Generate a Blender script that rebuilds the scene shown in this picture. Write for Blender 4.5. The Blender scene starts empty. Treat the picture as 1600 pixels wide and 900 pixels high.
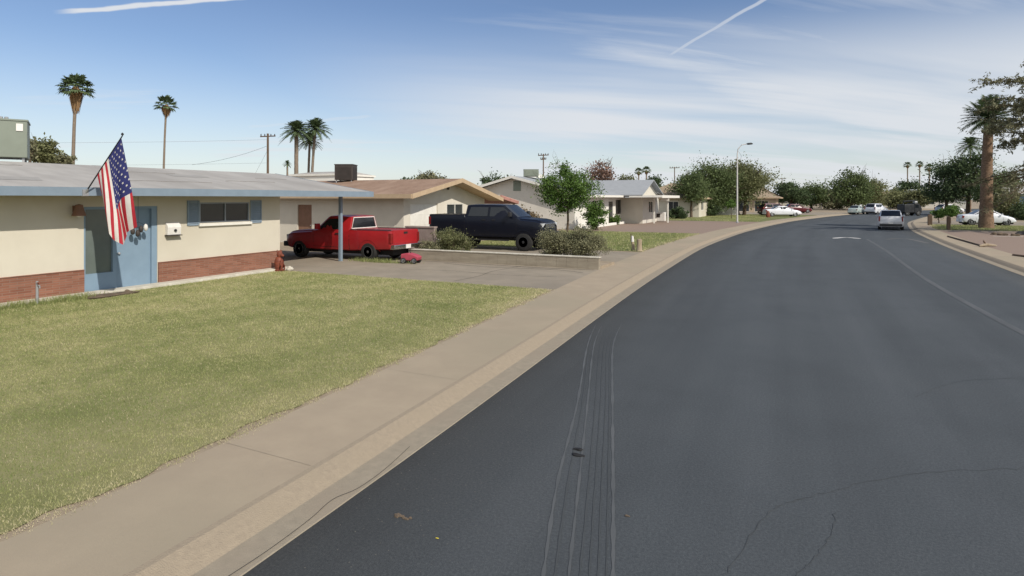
import bpy, bmesh, math, random
import numpy as np
from mathutils import Vector, Matrix
random.seed(7); rng = np.random.default_rng(7)
D = bpy.data; SC = bpy.context.scene; COL = SC.collection
R = math.radians

# ---------------------------------------------------------------- camera, sky, sun, exposure
# World axes: +Y runs along the street, +X points from the left yards across the road.
FPX, HZ, YAW = 950.0, 310.0, math.atan(.487)
CA, SA = math.cos(YAW), math.sin(YAW)
cam = D.cameras.new('camera'); co = D.objects.new('camera', cam); COL.objects.link(co)
co.location = (0, 0, 2.5); co.rotation_euler = (R(90), 0, YAW)
cam.sensor_width = 36; cam.lens = 36 * FPX / 1600; cam.shift_y = -(450 - HZ) / 1600
cam.clip_start = .1; cam.clip_end = 5000
SC.camera = co

SUN_EL = R(40); SUN_DIR = Vector((1, -.44, 0)).normalized()
sl = D.lights.new('sun', 'SUN'); sl.energy = 3.7; sl.angle = R(.6); sl.color = (1, .93, .83)
so = D.objects.new('sun', sl); COL.objects.link(so)
sv = Vector((SUN_DIR.x * math.cos(SUN_EL), SUN_DIR.y * math.cos(SUN_EL), math.sin(SUN_EL)))
so.rotation_euler = sv.to_track_quat('Z', 'Y').to_euler(); so.location = (20, -10, 40)

def view_dir(px, py):
    d = Vector(((px - 800) / FPX, 1, (HZ - py) / FPX))
    return Vector((d.x * CA - d.y * SA, d.x * SA + d.y * CA, d.z)).normalized()

W = D.worlds.new('World'); SC.world = W; W.use_nodes = True
def build_world():
    nt = W.node_tree; n = nt.nodes; l = nt.links; n.clear()
    out = n.new('ShaderNodeOutputWorld'); bg = n.new('ShaderNodeBackground'); bg.inputs[1].default_value = .105
    l.new(bg.outputs[0], out.inputs[0])
    sky = n.new('ShaderNodeTexSky'); sky.sky_type = 'NISHITA'; sky.sun_disc = False
    sky.sun_elevation = SUN_EL; sky.sun_rotation = math.atan2(sv.x, sv.y)
    sky.altitude = 300; sky.air_density = 1.0; sky.dust_density = .6; sky.ozone_density = 2.0
    tc = n.new('ShaderNodeTexCoord')
    def M(op, a, b=None, c=None):
        m = n.new('ShaderNodeMath'); m.operation = op
        for i, v in enumerate((a, b, c)):
            if v is None: continue
            if isinstance(v, (int, float)): m.inputs[i].default_value = v
            else: l.new(v, m.inputs[i])
        return m.outputs[0]
    def VD(vec):
        m = n.new('ShaderNodeVectorMath'); m.operation = 'DOT_PRODUCT'
        l.new(tc.outputs['Generated'], m.inputs[0]); m.inputs[1].default_value = vec
        return m.outputs['Value']
    def SS(v, a, b, lo=0, hi=1):
        m = n.new('ShaderNodeMapRange'); m.interpolation_type = 'SMOOTHSTEP'
        l.new(v, m.inputs[0]); m.inputs[1].default_value = a; m.inputs[2].default_value = b
        m.inputs[3].default_value = lo; m.inputs[4].default_value = hi
        return m.outputs[0]
    fwd, right = Vector((-SA, CA, 0)), Vector((CA, SA, 0))
    z = VD((0, 0, 1)); x = VD(right); y = VD(fwd)
    den = M('ADD', M('MAXIMUM', z, 0), .10)
    cx, cy = M('DIVIDE', x, den), M('DIVIDE', y, den)
    # streaks rise gently towards the right
    u = M('ADD', M('MULTIPLY', cx, .97), M('MULTIPLY', cy, .24)); v = M('SUBTRACT', M('MULTIPLY', cy, .97), M('MULTIPLY', cx, .24))
    def noise(su, sv_, det, rough, dist, off):
        cb = n.new('ShaderNodeCombineXYZ'); l.new(M('MULTIPLY', u, su), cb.inputs[0]); l.new(M('MULTIPLY', v, sv_), cb.inputs[1]); cb.inputs[2].default_value = off
        t = n.new('ShaderNodeTexNoise'); t.inputs['Scale'].default_value = 1; t.inputs['Detail'].default_value = det
        t.inputs['Roughness'].default_value = rough; t.inputs['Distortion'].default_value = dist
        l.new(cb.outputs[0], t.inputs['Vector']); return t.outputs['Fac']
    big = noise(.33, .8, 3, .5, .3, 3.1)
    fine = noise(.6, 3.8, 8, .58, .35, 1.7)
    low = SS(z, .02, .30, 1, 0)           # more cloud towards the horizon
    rt = SS(x, -.25, .5)                  # and towards the right
    bias = M('ADD', M('ADD', M('MULTIPLY', low, .13), M('MULTIPLY', rt, .15)), M('MULTIPLY', SS(y, .1, -.5), .36))  # last term: unseen cloud behind the camera, added as fill for shaded walls
    dens = M('ADD', M('ADD', M('MULTIPLY', big, .66), M('MULTIPLY', fine, .44)), bias)
    cl = SS(dens, .60, .93, 0, .92)
    bank = M('MULTIPLY', M('MULTIPLY', SS(z, .30, .13), SS(x, -.5, .15)), SS(noise(.22, .9, 4, .55, .3, 8.2), .30, .58, .30, .95))
    cl = M('MAXIMUM', cl, bank)
    veil = M('MULTIPLY', SS(z, -.02, .24, .62, 0), 1)
    cl = M('MAXIMUM', cl, veil)
    def trail(p0, p1, w, strength):
        a, b = view_dir(*p0), view_dir(*p1)
        nn = a.cross(b).normalized(); al = (b - a).normalized()
        s0, s1 = a.dot(al), b.dot(al)
        wob = M('MULTIPLY', M('SUBTRACT', noise(5, 5, 3, .6, 0, p0[0] * .01), .5), w * 1.6)
        off = M('ABSOLUTE', M('ADD', VD(nn), wob)); s = VD(al); f = VD((a + b).normalized())
        m = M('MULTIPLY', SS(off, w * .35, w, 1, 0), SS(s, s0 - .004, s0 + .03))
        m = M('MULTIPLY', m, SS(s, s1 - .02, s1 + .01, 1, 0)); m = M('MULTIPLY', m, SS(f, .2, .3))
        return M('MULTIPLY', m, strength)
    for tr in (((85, 20), (470, -12), .0042, .95), ((1028, 96), (1230, -22), .0034, .55), ((365, 201), (590, 180), .0036, .45)):
        cl = M('MAXIMUM', cl, trail(*tr))
    mix = n.new('ShaderNodeMix'); mix.data_type = 'RGBA'; l.new(cl, mix.inputs[0])
    hs = n.new('ShaderNodeHueSaturation'); hs.inputs['Saturation'].default_value = 1.05; hs.inputs['Value'].default_value = .98; hs.inputs['Hue'].default_value = .507; l.new(sky.outputs[0], hs.inputs['Color']); l.new(hs.outputs[0], mix.inputs[6]); mix.inputs[7].default_value = (6.35, 6.6, 6.95, 1)
    l.new(tc.outputs['Generated'], sky.inputs[0]) if sky.inputs else None
    l.new(mix.outputs[2], bg.inputs[0])
build_world()
SC.view_settings.view_transform = 'Standard'; SC.view_settings.look = 'None'
SC.view_settings.gamma = 1; SC.view_settings.exposure = 0.15
SC.render.engine = 'CYCLES'

# ---------------------------------------------------------------- helpers
def at(px, depth, Z=0):            # point seen in direction px, `depth` metres ahead of the camera
    X = (px - 800) / FPX * depth
    return Vector((X * CA - depth * SA, X * SA + depth * CA, Z))
def onX(px, X):                    # where direction px meets the vertical plane x = X
    a = (px - 800) / FPX; d = X / (CA * a - SA); return d * (SA * a + CA)
def onY(px, Y):
    a = (px - 800) / FPX; d = Y / (SA * a + CA); return d * (CA * a - SA)
def depth(x, y): return -x * SA + y * CA
def hz(py, d): return 2.5 + (HZ - py) / FPX * d

def node_mat(name, c1, c2=None, rough=.8, scale=3, bump=0, bscale=30, metal=0, spec=.3, c3=None, detail=6, island=0, coat=0, thr=(.35, .65), stretch=(1, 1, 1), transl=0):
    m = D.materials.new(name); m.use_nodes = True; nt = m.node_tree; n = nt.nodes; l = nt.links
    p = n['Principled BSDF']; p.inputs['Roughness'].default_value = rough; p.inputs['Metallic'].default_value = metal
    p.inputs['Specular IOR Level'].default_value = spec; p.inputs['Coat Weight'].default_value = coat
    tc = n.new('ShaderNodeTexCoord'); mp = n.new('ShaderNodeMapping'); mp.inputs['Scale'].default_value = stretch
    l.new(tc.outputs['Object'], mp.inputs[0])
    if c2 is None: c2 = tuple(x * .86 for x in c1)
    t = n.new('ShaderNodeTexNoise'); t.inputs['Scale'].default_value = scale; t.inputs['Detail'].default_value = detail; t.inputs['Roughness'].default_value = .62
    l.new(mp.outputs[0], t.inputs[0])
    cr = n.new('ShaderNodeValToRGB'); e = cr.color_ramp.elements
    e[0].position, e[1].position = thr; e[0].color = (*c1, 1); e[1].color = (*c2, 1)
    l.new(t.outputs[0], cr.inputs[0]); col = cr.outputs[0]
    if c3:                                   # large soft patches of a third colour
        t3 = n.new('ShaderNodeTexNoise'); t3.inputs['Scale'].default_value = scale * .17; t3.inputs['Detail'].default_value = 5
        l.new(mp.outputs[0], t3.inputs[0]); r3 = n.new('ShaderNodeMapRange'); l.new(t3.outputs[0], r3.inputs[0])
        r3.inputs[1].default_value = .45; r3.inputs[2].default_value = .68
        mx = n.new('ShaderNodeMix'); mx.data_type = 'RGBA'; l.new(r3.outputs[0], mx.inputs[0]); l.new(col, mx.inputs[6]); mx.inputs[7].default_value = (*c3, 1); col = mx.outputs[2]
    if island:
        g = n.new('ShaderNodeNewGeometry'); hs = n.new('ShaderNodeHueSaturation'); r = n.new('ShaderNodeMapRange')
        l.new(g.outputs['Random Per Island'], r.inputs[0]); r.inputs[3].default_value = 1 - island; r.inputs[4].default_value = 1 + island
        l.new(r.outputs[0], hs.inputs['Value']); l.new(col, hs.inputs['Color']); col = hs.outputs[0]
    l.new(col, p.inputs['Base Color'])
    if bump:
        t2 = n.new('ShaderNodeTexNoise'); t2.inputs['Scale'].default_value = bscale; t2.inputs['Detail'].default_value = 5; l.new(mp.outputs[0], t2.inputs[0])
        b = n.new('ShaderNodeBump'); b.inputs['Strength'].default_value = bump; b.inputs['Distance'].default_value = .02
        l.new(t2.outputs[0], b.inputs['Height']); l.new(b.outputs[0], p.inputs['Normal'])
    if transl:
        tr = n.new('ShaderNodeBsdfTranslucent'); l.new(col, tr.inputs[0]); ms = n.new('ShaderNodeMixShader'); ms.inputs[0].default_value = transl
        l.new(p.outputs[0], ms.inputs[1]); l.new(tr.outputs[0], ms.inputs[2]); l.new(ms.outputs[0], n['Material Output'].inputs[0])
    return m

MT = {}
MT['stucco'] = node_mat('cream stucco', (.64, .60, .50), (.60, .56, .465), .9, 1.2, .4, 90, c3=(.54, .495, .40))
MT['stucco2'] = node_mat('warm white stucco', (.66, .62, .53), (.60, .56, .475), .9, 1.0, .25, 100)
MT['greywall'] = node_mat('pale grey stucco', (.66, .625, .56), (.60, .57, .51), .9, 1.0, .3, 60)
MT['whitewall'] = node_mat('white painted wall', (.80, .78, .72), (.74, .72, .66), .85, 1.5, .2, 60)
MT['tanwall'] = node_mat('tan stucco', (.50, .40, .29), (.43, .34, .25), .9, 1.0, .2, 60)
MT['bluewall'] = node_mat('blue stucco', (.16, .25, .33), (.13, .21, .28), .9, 1.0, .2, 60)
MT['bluepaint'] = node_mat('slate blue paint', (.215, .275, .335), (.19, .245, .30), .6, 3, .05, 50, spec=.4)
MT['bluedoor'] = node_mat('blue door paint', (.215, .305, .395), (.195, .28, .365), .5, 3, .05, 50, spec=.4)
MT['soffit'] = node_mat('soffit boards', (.42, .37, .29), (.36, .31, .24), .8, 2, .1, 40)
MT['roofwhite'] = node_mat('coated grey roof', (.40, .385, .36), (.335, .32, .30), .9, 2.2, .35, 40, c3=(.30, .285, .265), stretch=(.35, 1, 1))
MT['tar'] = node_mat('old roof tar', (.14, .13, .12), (.2, .19, .17), .9, 6)
MT['roofpatch'] = node_mat('roof patch', (.33, .32, .30), (.29, .28, .265), .9, 4, .3, 40)
MT['roofbrown'] = node_mat('brown shingle roof', (.30, .20, .14), (.23, .15, .105), .95, 8, .4, 30, c3=(.34, .235, .17), stretch=(1, .4, 1))
MT['roofgrey'] = node_mat('grey shingle roof', (.33, .345, .36), (.28, .295, .31), .9, 5, .3, 30, stretch=(.4, 1, 1))
MT['rooftan'] = node_mat('tan shingle roof', (.36, .285, .20), (.27, .21, .15), .95, 4, .4, 20)
MT['roofpink'] = node_mat('pink clay tile', (.46, .25, .21), (.36, .18, .15), .9, 6, .5, 12)
MT['trimtan'] = node_mat('tan fascia paint', (.50, .38, .25), (.43, .32, .21), .75, 3)
MT['trimwhite'] = node_mat('white trim paint', (.78, .76, .70), (.7, .68, .62), .6, 4)
MT['footing'] = node_mat('pale concrete footing', (.60, .57, .49), (.45, .42, .35), .9, 5, .4, 30)
MT['doorbrown'] = node_mat('brown door', (.24, .13, .085), (.2, .11, .07), .6, 5)
MT['rimdark'] = node_mat('dull alloy', (.10, .10, .10), (.16, .16, .16), .45, 6, metal=.6)
MT['black'] = node_mat('black rubber', (.016, .016, .017), (.022, .022, .023), .75, 20, spec=.3)
MT['blackplastic'] = node_mat('black plastic trim', (.02, .02, .022), (.03, .03, .03), .45, 20, spec=.4)
MT['tyre'] = node_mat('tyre rubber', (.018, .018, .018), (.03, .029, .027), .8, 30, .3, 60)
MT['chrome'] = node_mat('worn chrome', (.62, .62, .62), (.5, .5, .5), .22, 6, metal=1)
MT['steel'] = node_mat('galvanised steel', (.42, .43, .44), (.34, .35, .36), .5, 8, metal=.5)
MT['palesteel'] = node_mat('pale weathered steel', (.58, .57, .55), (.48, .47, .45), .6, 4)
MT['wood'] = node_mat('weathered wood', (.16, .11, .075), (.10, .07, .048), .9, 4, .6, 20, stretch=(4, 4, .4))
MT['palebark'] = node_mat('pale weathered wood', (.40, .33, .24), (.28, .22, .15), .9, 4, .6, 20, stretch=(4, 4, .5))
MT['bark'] = node_mat('bark', (.13, .095, .065), (.085, .06, .04), .95, 6, .8, 18, stretch=(3, 3, .5))
MT['palmbark'] = node_mat('palm trunk bark', (.27, .18, .12), (.14, .093, .06), .95, 3, .9, 14, stretch=(2, 2, 3))
MT['palmbarkgrey'] = node_mat('grey palm trunk', (.25, .2, .155), (.17, .135, .10), .95, 4, .6, 14, stretch=(1, 1, 3))
MT['thatch'] = node_mat('dead palm thatch', (.38, .24, .12), (.26, .16, .08), .95, 3, .3, 20, island=.35)
MT['palmleaf'] = node_mat('palm fronds', (.12, .165, .075), (.075, .11, .05), .6, 2, island=.4, transl=.2)
MT['leaf_dark'] = node_mat('dark green leaves', (.10, .142, .062), (.066, .098, .043), .65, .8, island=.45, transl=.38)
MT['leaf_mid'] = node_mat('mid green leaves', (.15, .195, .078), (.105, .14, .057), .65, .8, island=.45, transl=.4)
MT['leaf_olive'] = node_mat('olive leaves', (.21, .22, .10), (.155, .165, .078), .65, .8, island=.4, transl=.4)
MT['leaf_bright'] = node_mat('bright green leaves', (.12, .20, .045), (.08, .145, .03), .6, .8, island=.4, transl=.3)
MT['leaf_grey'] = node_mat('grey green leaves', (.235, .23, .135), (.17, .17, .095), .7, 2, island=.4, transl=.2)
MT['leaf_pink'] = node_mat('dry pinkish brown leaves', (.26, .165, .125), (.17, .11, .085), .8, 1, island=.35, transl=.15)
MT['leaf_dry'] = node_mat('dry brown brush', (.17, .12, .07), (.10, .085, .045), .8, 1, island=.35)
MT['red'] = node_mat('faded red car paint', (.36, .013, .017), (.30, .010, .014), .42, 2, spec=.5, coat=.3)
MT['pink'] = node_mat('faded pink plastic', (.42, .07, .10), (.34, .05, .08), .5, 4)
MT['navy'] = node_mat('dark navy car paint', (.003, .0045, .012), (.0025, .004, .010), .42, 2, spec=.3, coat=.10)
MT['silver'] = node_mat('silver car paint', (.56, .57, .59), (.53, .54, .56), .4, 3, metal=.2, coat=.3)
MT['white'] = node_mat('white car paint', (.72, .74, .78), (.68, .7, .74), .3, 2, coat=.5)
MT['maroon'] = node_mat('maroon car paint', (.10, .012, .018), (.08, .01, .014), .3, 2, coat=.5)
MT['seagreen'] = node_mat('pale green car paint', (.40, .47, .45), (.36, .42, .40), .4, 2, coat=.3)
MT['darkmachine'] = node_mat('dark grey machine paint', (.018, .02, .023), (.035, .038, .042), .5, 2)
MT['glass'] = node_mat('dark car glass', (.012, .015, .018), (.016, .019, .022), .06, 1, spec=.6)
MT['winglass'] = node_mat('house window glass', (.035, .04, .042), (.05, .055, .055), .08, .7, spec=.6)
MT['milkglass'] = node_mat('curtained door glass', (.15, .18, .165), (.115, .14, .13), .12, .9, spec=.6)
MT['headlight'] = node_mat('clear headlight lens', (.6, .62, .62), (.4, .42, .43), .12, 8, spec=.6)
MT['taillight'] = node_mat('red tail light lens', (.22, .012, .012), (.16, .01, .01), .2, 8, spec=.6)
MT['terracotta'] = node_mat('red brown garden figure', (.24, .065, .035), (.13, .04, .025), .6, 9, .3, 30)
MT['cooler'] = node_mat('sage green metal', (.22, .25, .205), (.19, .215, .175), .55, 1.2, .05, 20)
MT['coolerdark'] = node_mat('dark brown metal louvres', (.045, .038, .034), (.06, .05, .045), .6, 3)
MT['redcloth'] = node_mat('red flag cloth', (.48, .035, .05), (.43, .03, .045), .85, 8, transl=.25)
MT['whitecloth'] = node_mat('white flag cloth', (.76, .73, .68), (.7, .67, .62), .85, 8, transl=.25)
MT['bluecloth'] = node_mat('blue flag cloth', (.035, .04, .16), (.03, .035, .13), .85, 8, transl=.15)
MT['retain'] = node_mat('weathered grey block wall', (.33, .29, .225), (.25, .215, .165), .92, 2.5, .4, 30, stretch=(.5, 1, 3))
MT['rockm'] = node_mat('brown rock', (.16, .12, .085), (.09, .07, .05), .9, 5, .8, 12)
MT['paleobj'] = node_mat('off white enamel', (.75, .73, .69), (.68, .66, .62), .5, 5)
# ground materials
MT['asphalt'] = node_mat('asphalt', (.063, .071, .075), (.076, .084, .088), .93, 1.1, .6, 160, c3=(.053, .059, .063), stretch=(1, .25, 1), spec=.25, thr=(.3, .7))
MT['sidewalk'] = node_mat('tan sidewalk', (.37, .305, .222), (.33, .27, .198), .92, 1.6, .25, 140, c3=(.315, .27, .195))
MT['curb'] = node_mat('rough curb concrete', (.32, .265, .195), (.275, .228, .17), .95, 19, .5, 90, c3=(.295, .245, .18))
MT['gutter'] = node_mat('grey gutter concrete', (.315, .27, .205), (.265, .23, .175), .92, 9, .4, 110, c3=(.285, .24, .182))
MT['dirt'] = node_mat('dry yard soil', (.35, .285, .205), (.27, .215, .155), .97, 2.0, .6, 40, c3=(.25, .205, .145))
MT['drive'] = node_mat('driveway concrete', (.31, .265, .205), (.26, .225, .172), .93, 1.4, .3, 80, c3=(.225, .195, .155))
MT['gravel'] = node_mat('pink brown gravel', (.30, .225, .18), (.22, .165, .13), .95, 22, .8, 30, c3=(.26, .195, .155))
MT['grass_base'] = node_mat('lawn turf', (.23, .225, .095), (.29, .265, .14), .97, 3.2, .8, 60, c3=(.165, .175, .065), thr=(.3, .7))
MT['grass_far'] = node_mat('watered lawn turf', (.125, .155, .05), (.18, .185, .075), .97, 1.2, .8, 40, c3=(.15, .14, .06))

def brick_mat():
    m = D.materials.new('thin red brick'); m.use_nodes = True; n = m.node_tree.nodes; l = m.node_tree.links; p = n['Principled BSDF']; p.inputs['Roughness'].default_value = .9
    tc = n.new('ShaderNodeTexCoord'); sp = n.new('ShaderNodeSeparateXYZ'); cb = n.new('ShaderNodeCombineXYZ')
    l.new(tc.outputs['Object'], sp.inputs[0]); ad = n.new('ShaderNodeMath'); l.new(sp.outputs[0], ad.inputs[0]); l.new(sp.outputs[1], ad.inputs[1])
    l.new(ad.outputs[0], cb.inputs[0]); l.new(sp.outputs[2], cb.inputs[1])
    b = n.new('ShaderNodeTexBrick'); l.new(cb.outputs[0], b.inputs[0]); b.inputs['Scale'].default_value = 1
    b.inputs['Color1'].default_value = (.29, .13, .085, 1); b.inputs['Color2'].default_value = (.20, .075, .045, 1); b.inputs['Mortar'].default_value = (.27, .185, .14, 1)
    b.inputs['Mortar Size'].default_value = .006; b.inputs['Brick Width'].default_value = .30; b.inputs['Row Height'].default_value = .058; b.inputs['Bias'].default_value = -.1
    t = n.new('ShaderNodeTexNoise'); t.inputs['Scale'].default_value = 2.5; t.inputs['Detail'].default_value = 6; l.new(tc.outputs['Object'], t.inputs[0])
    mx = n.new('ShaderNodeMix'); mx.data_type = 'RGBA'; mx.blend_type = 'MULTIPLY'; mx.inputs[0].default_value = .7; l.new(b.outputs[0], mx.inputs[6])
    cr = n.new('ShaderNodeValToRGB'); cr.color_ramp.elements[0].color = (.6, .6, .6, 1); cr.color_ramp.elements[1].color = (1.25, 1.2, 1.15, 1); l.new(t.outputs[0], cr.inputs[0]); l.new(cr.outputs[0], mx.inputs[7])
    l.new(mx.outputs[2], p.inputs['Base Color']); bp = n.new('ShaderNodeBump'); bp.inputs['Strength'].default_value = .8; bp.inputs['Distance'].default_value = .012
    iv = n.new('ShaderNodeMath'); iv.operation = 'SUBTRACT'; iv.inputs[0].default_value = 1; l.new(b.outputs['Fac'], iv.inputs[1]); l.new(iv.outputs[0], bp.inputs['Height']); l.new(bp.outputs[0], p.inputs['Normal'])
    return m
MT['brick'] = brick_mat()

def tag(o, label=None, cat=None, group=None, kind=None):
    if label: o['label'] = label
    if cat: o['category'] = cat
    if group: o['group'] = group
    if kind: o['kind'] = kind
    return o
def thing(name, label, cat, loc=(0, 0, 0), rz=0, group=None):
    o = D.objects.new(name, None); COL.objects.link(o); o.location = loc; o.rotation_euler = (0, 0, rz); o.empty_display_size = .2
    return tag(o, label, cat, group)
def root_of(o):
    p = Vector(o.location)
    while o.parent: o = o.parent; p += Vector(o.location)
    return p
def mk(name, verts, faces, m, parent=None, smooth=None, mi=None, world=True):
    """mesh object; verts are world coordinates when world is set (and the thing is unrotated), else local to the thing"""
    if parent is not None and world:
        off = root_of(parent); verts = [(v[0] - off.x, v[1] - off.y, v[2] - off.z) for v in verts]
    me = D.meshes.new(name); me.from_pydata([tuple(v) for v in verts], [], [tuple(f) for f in faces])
    for mm in (m if isinstance(m, (list, tuple)) else [m]): me.materials.append(MT[mm] if isinstance(mm, str) else mm)
    if mi is not None: me.polygons.foreach_set('material_index', mi)
    bm = bmesh.new(); bm.from_mesh(me); bmesh.ops.recalc_face_normals(bm, faces=bm.faces) if len(faces) < 4000 else None
    bm.to_mesh(me); bm.free()
    if smooth is not None:
        me.polygons.foreach_set('use_smooth', [True] * len(me.polygons)); me.set_sharp_from_angle(angle=R(smooth))
    me.update(); o = D.objects.new(name, me); COL.objects.link(o)
    if parent is not None: o.parent = parent
    return o
class MB:
    def __init__(s): s.v = []; s.f = []
    def add(s, v, f):
        k = len(s.v); s.v += [tuple(p) for p in v]; s.f += [tuple(i + k for i in q) for q in f]; return s
    def box(s, x0, x1, y0, y1, z0, z1):
        return s.add([(x, y, z) for x in (x0, x1) for y in (y0, y1) for z in (z0, z1)],
                     [(0, 1, 3, 2), (4, 6, 7, 5), (0, 4, 5, 1), (2, 3, 7, 6), (0, 2, 6, 4), (1, 5, 7, 3)])
    def tube(s, pts, rad, k=8):
        pts = [Vector(p) for p in pts]; rad = rad if isinstance(rad, (list, tuple)) else [rad] * len(pts); rings = []
        for i, p in enumerate(pts):
            d = (pts[min(i + 1, len(pts) - 1)] - pts[max(i - 1, 0)]).normalized()
            a = d.orthogonal().normalized() if abs(d.z) < .95 else Vector((1, 0, 0)); a = (a - d * a.dot(d)).normalized(); b = d.cross(a)
            rings.append([p + (a * math.cos(t) + b * math.sin(t)) * rad[i] for t in [2 * math.pi * j / k for j in range(k)]])
        v = [q for r in rings for q in r]; f = []
        for i in range(len(pts) - 1):
            for j in range(k): f.append((i * k + j, i * k + (j + 1) % k, (i + 1) * k + (j + 1) % k, (i + 1) * k + j))
        f.append(tuple(range(k))[::-1]); f.append(tuple((len(pts) - 1) * k + j for j in range(k)))
        return s.add(v, f)
    def lathe(s, prof, k=16, c=(0, 0, 0), axis='z'):
        v = []
        for r, h in prof:
            for j in range(k):
                t = 2 * math.pi * j / k; x, y = r * math.cos(t), r * math.sin(t)
                v.append((c[0] + x, c[1] + y, c[2] + h) if axis == 'z' else (c[0] + x, c[1] + h, c[2] + y))
        n = len(prof); f = [(i * k + j, i * k + (j + 1) % k, (i + 1) * k + (j + 1) % k, (i + 1) * k + j) for i in range(n - 1) for j in range(k)]
        if prof[0][0] > .001: f.append(tuple(range(k)))
        if prof[-1][0] > .001: f.append(tuple((n - 1) * k + j for j in range(k)))
        return s.add(v, f)
    def prism(s, poly, ax, a0, a1):      # poly in the two other axes, extruded along ax
        n = len(poly); P = lambda p, a: (a, p[0], p[1]) if ax == 'x' else ((p[0], a, p[1]) if ax == 'y' else (p[0], p[1], a))
        return s.add([P(p, a0) for p in poly] + [P(p, a1) for p in poly], [tuple(range(n))[::-1], tuple(range(n, 2 * n))] + [(i, (i + 1) % n, n + (i + 1) % n, n + i) for i in range(n)])
    def build(s, name, m, parent=None, smooth=None, world=True): return mk(name, s.v, s.f, m, parent, smooth, None, world)
def box(name, x0, x1, y0, y1, z0, z1, m, parent, world=True): return MB().box(x0, x1, y0, y1, z0, z1).build(name, m, parent, None, world)
def bevel(o, w=.01, seg=2):
    bm = bmesh.new(); bm.from_mesh(o.data)
    bmesh.ops.bevel(bm, geom=[e for e in bm.edges if len(e.link_faces) == 2 and e.calc_face_angle(0) > .5], offset=w, segments=seg, affect='EDGES', profile=.5)
    bm.to_mesh(o.data); bm.free(); return o

# ---------------------------------------------------------------- ground, road, yards
def interp(tab):
    xs = np.array([t[0] for t in tab], float); ys = np.array([t[1] for t in tab], float)
    k = np.arange(xs[0], xs[-1] + 1, 1.0); y = np.interp(k, xs, ys)
    y2 = y.copy()
    for _ in range(3):
        w = np.array([np.mean(y2[max(0, i - 3):i + 4]) for i in range(len(k))]); w[:3] = y2[:3]; w[-3:] = y2[-3:]; y2 = w
    return lambda u: float(np.interp(u, k, y2))
RZ = -.12
Aleft = interp([(-60, -3.0), (-10, -3.25), (3, -3.46), (6, -3.68), (11.4, -4.06), (18, -4.5), (34, -5.1), (50, -4.5), (64, -3.2), (78, -1.5), (100, 3), (119, 7.8), (150, 18), (200, 42), (300, 110), (420, 210)])
Right = interp([(-60, 6.5), (26, 6.5), (40, 6.65), (59, 7.5), (78, 9.6), (100, 14.2), (119, 19), (150, 29.5), (200, 54), (300, 122), (420, 222)])
Sleft = interp([(-60, -4.9), (2.3, -5.18), (4.3, -5.26), (6.5, -5.5), (10, -5.8), (15, -6.2), (20, -6.6), (28, -7.0), (40, -7.0), (50, -6.5), (64, -5.1), (78, -3.4), (100, 1.1), (119, 5.9), (150, 16), (200, 40), (300, 108), (420, 208)])
US = list(np.arange(-60, 20, 1.0)) + list(np.arange(20, 130, 2.5)) + list(np.arange(130, 421, 10))
def strip(name, cols, m, z_noise=0):
    """cols: list of (function of u, z) from left to right"""
    v, f = [], []; n = len(cols)
    for u in US:
        for fn, z in cols: v.append((fn(u), u, z))
    for i in range(len(US) - 1):
        for j in range(n - 1): f.append((i * n + j, i * n + j + 1, (i + 1) * n + j + 1, (i + 1) * n + j))
    o = mk(name, v, f, m); return tag(o, kind='structure')
def sheet(name, pts, z, m):
    o = mk(name, [(x, y, z) for x, y in pts], [tuple(range(len(pts)))], m)
    bm = bmesh.new(); bm.from_mesh(o.data); bmesh.ops.triangulate(bm, faces=bm.faces)
    for f in bm.faces:
        if f.normal.z < 0: f.normal_flip()
    bm.to_mesh(o.data); bm.free(); return tag(o, kind='structure')
sheet('ground', [(-1800, -1800), (1800, -1800), (1800, 1800), (-1800, 1800)], -.16, 'dirt')
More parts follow.
